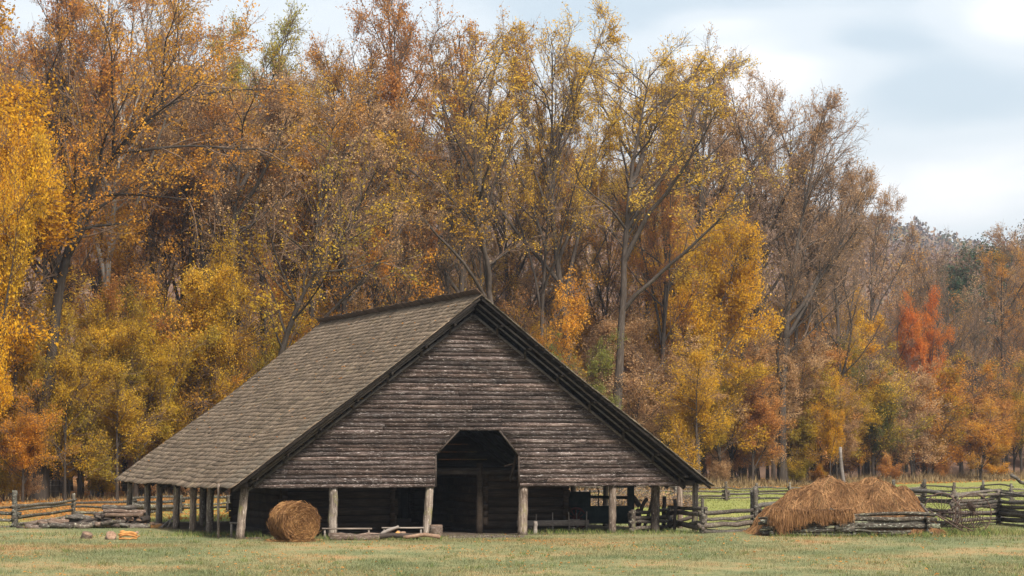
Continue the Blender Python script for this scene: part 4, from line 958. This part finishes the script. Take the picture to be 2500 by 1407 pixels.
# ------------------------------------------------------------------ wood pile at the left
def log_px(name, label, a, b, r, y, mat='bark_log', seed=0, cat='log', group=None, split=False, y2=None):
    p0 = XZ(a[0], a[1], y); p1 = XZ(b[0], b[1], y if y2 is None else y2); r = r * (1.0 if split else .92); p0[2] = max(p0[2], r * .8); p1[2] = max(p1[2], r * .8)
    return loose(name, label, p0, p1, r, mat, seed, cat, group, split)
yp = G(300, 1290)[1]
PILE = [
 ('grey split log topmost on the log stack before the left posts', (249, 1238), (333, 1236), .10, .6, 'rail', True),
 ('long pale log second from the top of the log stack', (252, 1249), (356, 1250), .09, .3, 'bark_log', False),
 ('whitish barked log on the front of the log stack', (256, 1258), (350, 1256), .10, -.1, 'bark_log', False),
 ('dark short log at the left end of the log stack', (246, 1262), (292, 1262), .10, .1, 'dark_wood', False),
 ('brown log at the bottom of the log stack', (262, 1279), (352, 1272), .12, .7, 'dark_wood', False),
 ('thick dark log behind the bottom of the log stack', (255, 1288), (345, 1284), .13, .5, 'dark_wood', False),
 ('long dark log at the left end of the wood heap', (60, 1283), (132, 1280), .15, .3, 'bark_log', True),
 ('flat grey log lying lowest at the left end of the wood heap', (62, 1294), (150, 1293), .13, -.2, 'bark_log', True),
 ('pale barked stub on top of the wood heap', (122, 1272), (168, 1276), .14, .2, 'bark_log', False),
 ('slanting split log on the middle of the wood heap', (160, 1262), (248, 1277), .13, .5, 'rail', True),
 ('dark split log under the slanting one in the wood heap', (150, 1282), (235, 1290), .16, .2, 'dark_wood', True),
 ('long log sloping down to the grass in front of the wood heap', (178, 1302), (226, 1283), .12, -.5, 'rail', True),
 ('brown log between the wood heap and the log stack', (232, 1296), (285, 1293), .15, -.1, 'bark_log', True),
 ('short brown log at the foot of the log stack', (242, 1284), (262, 1300), .14, .0, 'bark_log', True),
 ('dark log lying across the back of the wood heap', (100, 1290), (210, 1296), .17, .6, 'dark_wood', False),
]
for k, (lab, a, b, r, dy, mt, sp_) in enumerate(PILE): log_px('log', lab, a, b, r, yp + dy, mt, 100 + k, split=sp_, y2=yp + dy + .15)
rp = np.random.RandomState(77)
HEAP = []
for k in range(40):
    cx = rp.uniform(78, 345); hgt = np.interp(cx, [60, 120, 180, 240, 260, 350], [8, 28, 38, 30, 46, 40]); cy = 1300 - hgt * rp.rand() ** 1.2; ln_ = rp.uniform(22, 45)
    sl_ = rp.uniform(-9, 9); r_k = rp.uniform(.075, .13); yk = yp + rp.uniform(-.3, 1.3)
    o = log_px('log', '', (cx - ln_, cy + sl_), (cx + ln_, cy - sl_), r_k, yk, ['dark_wood', 'bark_log', 'rail', 'rail'][k % 4], 900 + k, group='logs tangled in the wood heap', split=k % 3 > 0, y2=yk + rp.uniform(-.5, .5)); HEAP.append((cx, o, ['dark', 'barky', 'grey split', 'grey'][k % 4] + ' log of the tangled wood heap at left'))
name_by_order(HEAP)
# wedge ends of split logs showing in the stack
def wedge(name, label, px, py, y, wd_, hg, ln, mat, rz=0, cat='split log', tilt=0):
    p = XZ(px, py, y); e = wd_ / 2; r_ = np.random.RandomState(int(px) * 7 + int(py))
    Vf = np.array([[-e, 0, 0], [e, 0, r_.uniform(-.02, .02)], [r_.uniform(-.03, .03), 0, hg]]); Vb = Vf * r_.uniform(.85, 1.05) + np.array([0, ln, r_.uniform(-.02, .02)])
    o = ob(name, MB().add(np.vstack([Vf, Vb]), [[0, 1, 4, 3], [1, 2, 5, 4], [2, 0, 3, 5]], [[0, 2, 1], [3, 4, 5]]), M[mat], None, label=label, category=cat)
    o.location = (p[0], p[1], max(p[2], .01)); o.rotation_euler = (tilt, 0, rz); return o
for k, (px, lab) in enumerate(((286, 'leftmost of the four split wedge ends under the log stack'), (300, 'second wedge end from the left under the log stack'), (318, 'third wedge end from the left under the log stack'), (338, 'rightmost wedge end under the log stack'))):
    wedge('split_log', lab, px, 1272, yp + .1, .24, .18, .55, 'old_cut')
def block(name, label, px, py, y, r, h, mat='bark_log', top='old_cut', cat='stump', tip=None, seed=0):
    p = XZ(px, py, y) if y else G(px, py); rng = np.random.RandomState(seed)
    o = thing(name, (p[0], p[1], max(p[2], 0)), rng.rand() * 6, label=label, category=cat)
    pts = np.array([[0, 0, z] for z in np.linspace(-.03, h, 5)]); n_ = 14; pr = 1 + .05 * rng.randn(n_)
    ob('bark', MB().tube(pts, r * np.array([1.08, 1.02, 1, .99, .98]), n_, pr, noise=.015, rng=rng), M[mat], o)
    ob('cut_top', MB().tube(np.array([[0, 0, h + .001], [0, 0, h + .006]]), r * .95, n_, pr), M[top], o)
    if tip is not None: o.rotation_euler = tip
    return o
block('chopping_block', 'stout stump with pale cut top beside the post left of the arch', 1064, 1311, None, .235, .42, 'bark_log', 'old_cut', 'stump', seed=1)
block('log_round', 'dark sawn log round lying in the grass before the wood heap', 210, 1315, None, .2, .20, 'bark_log', 'old_cut', 'log', seed=2, tip=(.25, .3, 0))
block('log_round', 'dark sawn log round beside the freshly split orange firewood', 270, 1317, None, .19, .24, 'bark_log', 'old_cut', 'log', seed=3, tip=(.9, 0, .3))
yf = G(312, 1318)[1]
FW = ['freshly split orange stick lowest in the firewood pile on the grass', 'orange stick second from the bottom of the firewood pile', 'orange stick third from the bottom of the firewood pile', 'orange stick topmost on the firewood pile', 'orange stick lying across the back of the firewood pile', 'orange stick slipping off the right end of the firewood pile']
for k, (a, b, dy) in enumerate((((290, 1317), (334, 1317), 0), ((291, 1311), (336, 1313), .02), ((289, 1306), (335, 1306), .05), ((293, 1301), (332, 1303), .08), ((296, 1308), (338, 1300), .26), ((312, 1314), (342, 1308), .22))):
    log_px('firewood', FW[k], a, b, .04, yf + dy, 'cut_face' if k != 4 else 'old_cut', 200 + k, 'firewood', split=True, y2=yf + dy + .04)
for k, (a, b, lab) in enumerate((((345, 1282), (352, 1302), 'rusty brown split log standing beside the firewood near the posts'), ((352, 1284), (395, 1300), 'split log with orange heart lying between the left posts'), ((366, 1280), (402, 1296), 'flat split log behind the one with the orange heart'))):
    log_px('split_log', lab, a, b, .1, yp + .4, 'old_cut' if k != 1 else 'cut_face', 300 + k, 'split log', split=True)
for k, (a, b) in enumerate((((388, 1304), (424, 1258)), ((408, 1303), (428, 1256)), ((395, 1306), (418, 1270)))):
    log_px('stick', ['long thin grey stick leaning on the third post from the left', 'thin stick leaning steeply behind the long grey stick', 'shortest of the three sticks leaning by the left posts'][k], a, b, .035, yp - .2, 'plank', 320 + k, 'stick', y2=yp + .5)

# beams and offcuts on the grass before the posts
yb0 = G(900, 1319)[1]
BE = [('long squared beam lying on the grass between the bale and the stump', (806, 1315), (926, 1314), .11, 0, 'bark_log', True), ('dark beam end to end with the long squared beam', (905, 1315), (1022, 1313), .10, .1, 'dark_wood', True),
      ('thin dark board across the back of the beams by the bale', (802, 1307), (962, 1305), .06, .5, 'bark_log', True), ('plank lying on the grass in front of the stump', (985, 1314), (1074, 1312), .09, -.05, 'old_cut', True),
      ('grey board leaning up across the beams on the grass', (928, 1309), (974, 1286), .055, .2, 'plank', True), ('bright orange split wedge lying on the beams', (943, 1309), (974, 1300), .07, .15, 'cut_face', True),
      ('short brown offcut at the end of the orange wedge', (968, 1303), (990, 1303), .085, .4, 'old_cut', True)]
for k, (lab, a, b, r, dy, mt, sp_) in enumerate(BE): log_px('beam' if k < 4 else 'offcut', lab, a, b, r, yb0 + dy, mt, 400 + k, 'beam' if k < 4 else 'offcut', split=sp_, y2=yb0 + dy + .1)
# low plank benches behind the posts
def bench(label, px0, px1, py, y, slope=0):
    a = XZ(px0, py, y); b = XZ(px1, py + slope, y + .2); o = thing('bench', (a[0], a[1], 0), 0, label=label, category='bench')
    L_ = b - a; ob('seat', MB().beam((0, 0, a[2]), (L_[0], L_[1], b[2]), .26, .05), M['plank'], o)
    for q in (.06, .94):
        for s_ in (-.09, .09): ob('leg', MB().beam((L_[0] * q, L_[1] * q + s_, -.02), (L_[0] * q, L_[1] * q + s_ * .7, a[2] + (b[2] - a[2]) * q - .02), .06, .06, (0, 1, 0)), M['plank'], o)
bench('low plank bench just right of the round bale', 786, 908, 1291, yb0 + 1.3)
bench('thin plank bench against the post left of the arch', 932, 1034, 1289, yb0 + 1.5)
# low trestle bench at far left under the roof
bench('small dark trestle bench under the eave beside the corner post', 563, 596, 1277, yb0 + 2.2)

# stake sled right of the arch
ys0 = G(1360, 1302)[1] + .5
a = XZ(1262, 1290, ys0); b = XZ(1437, 1290, ys0 + .9); sled = thing('hay_sled', (a[0], a[1], 0), 0, label='low grey wooden sled with upright stakes right of the arch', category='sled')
L_ = b - a; dv = L_ / np.linalg.norm(L_); pv = np.array([-dv[1], dv[0], 0])
for s_ in (0, 1):
    off = pv * s_ * 1.0
    ob('side_rail', MB().beam(off + np.array([0, 0, .34]), off + np.array([L_[0], L_[1], .34]), .06, .22), M['plank'], sled)
    ob('runner', MB().beam(off + np.array([0, 0, .06]), off + np.array([L_[0], L_[1], .06]), .09, .12), M['dark_wood'], sled)
    for q in np.linspace(.02, .96, 5) + (.06 if s_ else 0):
        p = dv * np.linalg.norm(L_) * min(q, .97) + off - pv * (.05 if s_ == 0 else -.05)
        ob('stake', MB().beam(p + np.array([0, 0, .08]), p + np.array([.03 * rs.randn(), 0, rs.uniform(.62, .86)]), .045, .045, (0, 1, 0)), M['plank'], sled)
for q in (.2, .5, .8): ob('crossbar', MB().beam(dv * np.linalg.norm(L_) * q + np.array([0, 0, .18]), dv * np.linalg.norm(L_) * q + pv + np.array([0, 0, .18]), .08, .06), M['plank'], sled)
p = G(1306, 1304); o = rough_post((0, 0, -.03), (.01, 0, .47), .075, 'plank', None, 'stub_post', 90, 6); o.location = tuple(p); o['label'] = 'short square stub post standing in the grass before the sled'; o['category'] = 'post'

# ------------------------------------------------------------------ covered wagon in the right aisle
wy = to_local(*G(1470, 1297)[:2]); wag = thing('wagon', (0, 0, 0), 0, label='dark covered wagon with spoked wheels parked under the right side of the barn', category='wagon')
wag.location = (*G(1470, 1296)[:2] + np.array([0, 1.4]), 0); Y0 = wag.location[1]; X0 = wag.location[0]
def wx(px, py): q_ = XZ(px, py, Y0); return q_[0] - X0, q_[2]
xL, zB = wx(1385, 1278); xR, zM = wx(1547, 1236); _, zTp = wx(1546, 1187)
ob('body', MB().box((xL, -.55, zB), (xR, .6, zM)), M['wagon'], wag)
ob('seat_board', MB().box((xL, -.55, zM + .003), (xL + .9, .6, zM + .55)), M['wagon'], wag)
xb, _ = wx(1533, 1240); ob('back_panel', MB().box((xb, -.55, zM + .003), (xR, -.2, zTp)), M['wagon'], wag); ob('back_panel', MB().box((xb, .2, zM + .003), (xR, .6, zTp)), M['wagon'], wag)
xt, zt_ = wx(1497, 1192); ob('canopy', MB().box((xt, -.6, zTp - .06), (xR - .01, .65, zTp + .03)), M['wagon'], wag)
ob('front_bow', MB().beam((xt + .05, -.5, zM), (xt + .05, -.5, zTp - .06), .06, .06, (0, 1, 0)).beam((xt + .05, .55, zM), (xt + .05, .55, zTp - .06), .06, .06, (0, 1, 0)), M['wagon'], wag)
for px in (1415, 1440, 1462):
    x_, _ = wx(px, 1240); ob('rack_stake', MB().beam((x_, .5, zM), (x_ + .02, .5, zM + .62), .05, .05, (0, 1, 0)), M['wagon'], wag)
ob('rack_rail', MB().beam((xL, .5, wx(1400, 1213)[1]), (xb, .5, wx(1400, 1216)[1]), .06, .12), M['wagon'], wag)
def wheel(parent, c, rad, axis, ns, mat, rim=.045, sp=.028, name='wheel', hub=.08):
    axis = norm(np.array(axis, float)); u = norm(np.cross(axis, [0, 0, 1.])); v = np.cross(axis, u); c = np.array(c, float)
    a = np.linspace(0, 2 * np.pi, 29); P_ = c + np.outer(np.cos(a), u) * rad + np.outer(np.sin(a), v) * rad
    wh = ob(name, MB().tube(np.stack([c - axis * hub, c + axis * hub]), hub * .7, 10), M[mat], parent)
    ob('rim', MB().tube(P_, rim, 6, cap=False), M[mat], wh)
    for k in range(ns):
        th = 2 * np.pi * k / ns; ob('spoke', MB().tube(np.stack([c, c + (u * np.cos(th) + v * np.sin(th)) * rad]), sp, 4), M[mat], wh)
    return wh
wc = wx(1556, 1277)
wheel(wag, (wc[0], -.5, .40), .40, (.96, -.3, 0), 12, 'wheel'); wheel(wag, (wc[0] - .2, .75, .40), .40, (.96, -.3, 0), 12, 'wheel')
wl = wx(1405, 1280); wheel(wag, (wl[0], -.62, .42), .42, (.3, -.95, 0), 12, 'wheel'); wheel(wag, (wl[0], .7, .42), .42, (.3, -.95, 0), 12, 'wheel')
ob('axle', MB().beam((wc[0] - .1, -.5, .4), (wc[0] - .1, .75, .4), .07, .07).beam((wl[0], -.6, .42), (wl[0], .7, .42), .07, .07), M['dark_wood'], wag)
ob('undercarriage', MB().beam((wl[0], 0, .45), (wc[0] - .1, 0, .45), .12, .1), M['dark_wood'], wag)
pB = XZ(1544, 1212, Y0 + .4); pE = XZ(1562, 1236, Y0 + .2)
o = ob('board', MB().beam((0, 0, 0), pE - pB, .05, .2, (0, 0, 1)), M['plank'], None, label='grey board leaning out from the back of the wagon', category='board'); o.location = tuple(pB)
# old timbers leaning among the right posts
for k, (a, b, r, lab) in enumerate((((1552, 1262), (1580, 1218), .09, 'slanting dark timber left of the thick inner post at right'), ((1571, 1296), (1592, 1222), .07, 'steep weathered timber just left of the thick inner post at right'),
                                    ((1620, 1298), (1622, 1212), .085, 'upright dark stake right of the thick inner post'), ((1647, 1298), (1647, 1220), .085, 'upright grey stake with a flat board left of the barn corner'),
                                    ((1612, 1292), (1690, 1262), .10, 'heavy dark beam slanting up behind the right corner posts'))):
    y_ = G(a[0], 1298)[1] + .8 * (k % 3); log_px('timber', lab, a, b, r, y_, 'dark_wood' if k != 1 else 'rail', 500 + k, 'timber', y2=y_ + .3)

# ------------------------------------------------------------------ dump rake right of the haystack
gr = G(2330, 1303); rake = thing('hay_rake', (gr[0], gr[1], 0), 0, label='rusty iron hay rake with two big spoked wheels right of the haystack', category='hay rake')
def rx(px, py, dy=0):
    q_ = XZ(px, py, gr[1] + dy); return np.array([q_[0] - gr[0], dy, q_[2]])
cA = rx(2299, 1252, .9); cB = rx(2376, 1248, -.1); cA[2] = .74; cB[2] = .74
axd = norm(cB - cA)
for c in (cA, cB): wheel(rake, c, .74, (axd * np.array([1, 1, 0])) * .35 + np.array([.1, -.95, 0]), 16, 'rust', .022, .011, 'wheel', .05)
cC = rx(2262, 1262, .2); a_ = np.linspace(1.2, 4.1, 12)
ob('bent_hoop', MB().tube(cC + np.stack([np.cos(a_) * .34 + .2, np.zeros(12), np.sin(a_) * .66 + .0], 1), .022, 6), M['rust'], rake)
ob('axle', MB().tube(np.stack([cA, cB]), .04, 6), M['rust'], rake)
for k in range(15):
    q = (k + .5) / 15; p = cA + (cB - cA) * q; a_ = np.linspace(.35, -1.9, 9)
    pts = p + np.stack([.15 + .55 * (np.cos(a_) - 1) * .4 + .18 * k / 15, -.55 * np.cos(a_) + .15, -.35 + .5 * np.sin(a_) + .32], 1); pts[:, 2] = np.maximum(pts[:, 2], .03)
    ob('tine', MB().tube(pts, .013, 4), M['rust'], rake)
ob('frame_bar', MB().tube(np.stack([rx(2258, 1240), rx(2352, 1298, -.3)]), .03, 6), M['rust'], rake)
ob('frame_bar', MB().tube(np.stack([rx(2300, 1262, .2), rx(2378, 1298, -.4)]), .028, 6), M['rust'], rake)
ob('frame_bar', MB().tube(np.stack([rx(2352, 1298, -.3), rx(2382, 1294, -.4), rx(2368, 1268, -.2)]), .026, 6), M['rust'], rake)
ob('lever', MB().tube(np.stack([rx(2322, 1212, .1), rx(2346, 1240, 0), rx(2349, 1292, -.1)]), .02, 6), M['rust'], rake)
sc_ = rx(2371, 1238, -.3); a_ = np.linspace(0, 2 * np.pi, 20, endpoint=False)
sv = [sc_ + np.outer(np.cos(a_) * q * .20, norm(np.array([.55, .1, -.8]))) + np.outer(np.sin(a_) * q * .13, norm(np.array([.75, -.45, .45]))) + np.array([.02, -.02, .0]) * (1 - q) * 4 for q in (1, .75, .4, .05)]
i = np.arange(3)[:, None] * 20; j = np.arange(20)[None]; jn = (j + 1) % 20
seat = ob('seat', MB().add(np.vstack(sv), np.stack([i + j, i + jn, i + 20 + jn, i + 20 + j], -1).reshape(-1, 4)).tube(np.vstack([sv[0], sv[0][:1]]), .016, 5, cap=False), M['rust'], rake)
ob('seat_spring', MB().tube(np.stack([sc_ + np.array([.06, 0, -.16]), sc_ + np.array([.32, 0, -.42]), sc_ + np.array([.62, .1, -.66]), sc_ + np.array([.3, .1, -.75])]), .018, 5), M['rust'], rake)

# ------------------------------------------------------------------ wire fence before the left wood
pw = [G(px, py) for px, py in ((-60, 1219), (5, 1218), (20, 1218), (75, 1219), (123, 1217), (153, 1217), (196, 1214), (252, 1214), (308, 1214), (345, 1212), (378, 1211), (408, 1210), (470, 1209))]
wf = thing('wire_fence', tuple(pw[0]), 0, label='thin wire fence on pale stakes along the foot of the left wood', category='fence')
for k, p in enumerate(pw): rough_post(p - pw[0], p - pw[0] + np.array([(-.25 if k == 6 else .05 * rs.randn()), 0, rs.uniform(1.15, 1.4)]), .045, 'rail', wf, 'post', 700 + k, 6)
for h_ in (.45, .8, 1.1):
    ob('wire', MB().tube(np.array([p - pw[0] + np.array([0, -.05, h_ + .02 * rs.randn()]) for p in pw]), .010, 4), M['plank'], wf)

# brush heap seen through the open barn
gb = G(1545, 1238); brush = thing('brush_heap', (gb[0], gb[1], 0), 0, label='tangled heap of brown cut branches in the meadow behind the barn', category='brush heap')
r_ = np.random.RandomState(12); nb_ = 900
p0 = np.stack([r_.uniform(-3.3, 3.3, nb_), r_.randn(nb_) * .7, np.abs(r_.randn(nb_)) * .35], 1); p0[:, 2] *= np.clip(1.3 - np.abs(p0[:, 0]) / 3.4, .2, 1)
PB_ = grow(r_, p0, norm(r_.randn(nb_, 3) * np.array([1, .6, .6]) + np.array([0, 0, .35])), r_.uniform(.5, 1.3, nb_), 4, .25, .0)
PB_[..., 2] = np.clip(PB_[..., 2], .02, 1.35); mb = MB(); tubes(mb, PB_, np.full(nb_, .018), np.full(nb_, .007), 3); ob('branches', mb, M['post'], brush, kind='stuff')
C = np.stack([r_.uniform(-3.3, 3.3, 5200), r_.randn(5200) * .6, np.abs(r_.randn(5200)) * .45], 1); C[:, 2] = np.clip(C[:, 2] * np.clip(1.3 - np.abs(C[:, 0]) / 3.4, .2, 1), .03, 1.2)
V, Q = leaf_quads(r_, C, .09, .2); ob('dead_leaves', MB().add(V, Q), L['brown'], brush, kind='stuff')

# ------------------------------------------------------------------ grass, weeds, fallen leaves
m, t = newmat('grass_blades'); c, f = lawn_color(t); g_ = t('ShaderNodeNewGeometry')
v_ = t.m('ADD', t.m('MULTIPLY', g_.outputs['Random Per Island'], .8), .6); c = t.mix(1.0, c, t('ShaderNodeCombineXYZ', v_, v_, v_).outputs[0], 'MULTIPLY')
d_ = t('ShaderNodeBsdfDiffuse', c); tr_ = t('ShaderNodeBsdfTranslucent', c); t('ShaderNodeOutputMaterial', t('ShaderNodeMixShader', .3, d_, tr_)); M['grass'] = m
def blades(name, x, y, h, wd_, rng, mat, clump=.03, lean=.5):
    n = len(x); a = rng.rand(n) * 6.28; s = np.stack([np.cos(a), np.sin(a), np.zeros(n)], 1) * (wd_ * rng.uniform(.6, 1.3, n))[:, None]
    p = np.stack([x, y, np.full(n, -.02)], 1); hh = h * rng.uniform(.5, 1.3, n)
    tip = p + np.stack([rng.randn(n) * lean * hh, rng.randn(n) * lean * hh, hh + .02], 1)
    V = np.stack([p - s, p + s, tip], 1).reshape(-1, 3); mb = MB().add(V, None, np.arange(3 * n).reshape(-1, 3)); me = mb.mesh(name)
    at = me.color_attributes.new('cover', 'FLOAT_COLOR', 'POINT'); f_, l_, d_ = cover(x, y); c_ = np.stack([f_, l_, d_, np.ones(n)], 1).repeat(3, 0); at.data.foreach_set('color', c_.astype(np.float32).ravel())
    return me
r_ = np.random.RandomState(31)
def scatter(n, y0, y1, pw=1.0, keep=None):
    y = y0 + (y1 - y0) * r_.rand(n) ** pw; x = (r_.rand(n) * 2 - 1) * (y * .224 + 1.5)
    e, nn = to_local(x, y); k = ~((np.abs(e) < 8.4) & (nn > 1.4) & (nn < 20))
    return x[k], y[k]
x, y = scatter(230000, 55, 97, 1.25)
tuft = .6 + 1.5 * (r_.rand(len(x)) < .04) + .9 * np.clip(np.sin(x * 1.9 + 1.3 * np.sin(y * .8)) * np.sin(y * 1.3 + x * .4) + .2, 0, 1)
ob('lawn_grass', blades('lawn_grass', x, y, .050 * tuft, .008, r_, M['grass']), M['grass'], None, kind='stuff', label='short worn lawn grass in front of the barn', category='grass')
x, y = scatter(60000, 96, 190, 1.0); k = y < treeline(x) + 2; x, y = x[k], y[k]
ob('meadow_grass', blades('meadow_grass', x, y, .09, .02, r_, M['grass']), M['grass'], None, kind='stuff', label='bright green meadow grass behind the barn and fences', category='grass')
# longer grass along posts, pen and rake
px_ = np.concatenate([r_.uniform(1290, 1700, 1600), r_.uniform(1880, 2270, 1800), r_.uniform(2255, 2420, 2600), r_.uniform(2400, 2510, 700), r_.uniform(60, 430, 500), r_.uniform(430, 640, 900), r_.uniform(560, 1080, 1100)]); py_ = np.where(px_ < 640, 1308, np.where(px_ < 1081, 1317, np.where(px_ < 1750, 1303, 1308))) + r_.randn(len(px_)) * 2.2
py_ = np.where((px_ > 2270), 1301 + r_.randn(len(px_)) * 5, py_)
gp = np.array([G(a, b) for a, b in zip(px_, py_)])
m, t = newmat('long_grass'); g_ = t('ShaderNodeNewGeometry'); c = t.ramp(g_.outputs['Random Per Island'], ((.1, (.05, .075, .02)), (.5, (.11, .15, .04)), (.9, (.22, .20, .08)))); M['long_grass'] = fin(t, m, c, 1, spec=0)
ob('long_grass', blades('long_grass', gp[:, 0], gp[:, 1], .17, .010, r_, None), M['long_grass'], None, kind='stuff', label='longer green grass along the barn posts, pen and rake', category='grass')
cxw, cyw = scatter(340, 57, 84, 1.1); xw = np.repeat(cxw, 16) + r_.randn(len(cxw) * 16) * .09; yw = np.repeat(cyw, 16) + r_.randn(len(cyw) * 16) * .09
ob('weed_tufts', blades('weed_tufts', xw, yw, .095, .011, r_, None), M['long_grass'], None, kind='stuff', label='small darker weed tufts scattered over the lawn', category='weeds')
# dry weeds along the foot of the wood
n = 26000; xw = r_.uniform(-36, 66, n); tlw = treeline(xw); yw = tlw - 1 - 9 * r_.rand(n) ** 1.3
k = (xw > 8) | (r_.rand(n) < .35); xw, yw, tlw = xw[k], yw[k], tlw[k]
m, t = newmat('dry_weeds'); g_ = t('ShaderNodeNewGeometry'); c = t.ramp(g_.outputs['Random Per Island'], ((.1, (.09, .06, .034)), (.5, (.19, .13, .065)), (.9, (.32, .23, .115)))); M['weeds'] = fin(t, m, c, 1, spec=0)
ob('dry_weeds', blades('dry_weeds', xw, yw, np.interp(yw - tlw, [-10, -4, 0], [.2, .5, 1.1]) * np.where(xw < 8, .5, 1), .03, r_, None, lean=.3), M['weeds'], None, kind='stuff', label='tall dry tan weeds along the foot of the wood', category='weeds')
# fallen leaves
x, y = scatter(9000, 57, 95, 1.0); kk = r_.rand(len(x)) < np.clip(.12 + .9 * (np.sin(x * .5 + 1.2 * np.sin(y * .33)) * np.sin(y * .41 + .3 * x) - .15), .08, 1); x, y = x[kk], y[kk]; C1 = np.stack([x, y, np.full(len(x), .045)], 1)
n = 16000; xl = r_.uniform(-40, 60, n); yl = treeline(xl) + r_.uniform(-14, 22, n); C2 = np.stack([xl, yl, np.full(n, .05)], 1)
n = 4200; xl = r_.uniform(-30, -11, n); yl = r_.uniform(103, 138, n); C3 = np.stack([xl, yl, np.full(n, .05)], 1)
ln_ = r_.rand(170) ** .7 * .97 + .01; C4 = roofp(-1, ln_, r_.uniform(.2, DEP - .2, 170), np.full(170, .075)); C4 = np.stack([A0[0] + C4[:, 0] * CY - C4[:, 1] * SY, A0[1] + C4[:, 0] * SY + C4[:, 1] * CY, C4[:, 2]], 1)
C1 = np.vstack([C1, C4])
V1, Q1 = leaf_quads(r_, C1, .075, 2.5); V2, Q2 = leaf_quads(r_, C2, .15, 1.5); V3, Q3 = leaf_quads(r_, C3, .13, 1.5)
ob('fallen_leaves', MB().add(V1, Q1).add(V2, Q2).add(V3, Q3), L['rust'], None, kind='stuff', label='fallen brown leaves lying on the grass and under the trees', category='leaves')
# a strip of pale gravel at the arch
n = 1500; gx_ = r_.uniform(1095, 1280, n); gp = np.array([G(a, 1313 - .012 * (a - 1095) + b) for a, b in zip(gx_, r_.randn(n) * 1.3)])
mb = MB(); V, Q = leaf_quads(r_, gp + np.array([0, 0, .02]), .05, 1.5); mb.add(V, Q); ob('gravel', mb, M['plank'], None, kind='stuff', label='pale gravel strip before the dark arch', category='gravel')

# ------------------------------------------------------------------ air
bpy.context.view_layer.update()
lo = np.array([1e9] * 3); hi = -lo
for o in S.objects:
    if o.type == 'MESH' and len(o.data.vertices):
        for c in o.bound_box:
            w_ = o.matrix_world @ Vector(c); lo = np.minimum(lo, w_); hi = np.maximum(hi, w_)
lo -= np.array([4, 4, 1.0]); hi += np.array([4, 4, 2.0])
m, t = newmat('haze_air'); pv_ = t('ShaderNodeVolumePrincipled'); pv_.inputs['Color'].default_value = (.86, .90, 1, 1); pv_.inputs['Density'].default_value = .0003; pv_.inputs['Anisotropy'].default_value = .65
om = t('ShaderNodeOutputMaterial'); t.l.new(pv_.outputs[0], om.inputs['Volume'])
ob('haze', MB().box(lo, hi), m, None, kind='stuff')
print('tris', sum(len(me.polygons) for me in bpy.data.meshes), 'haze', lo, hi)
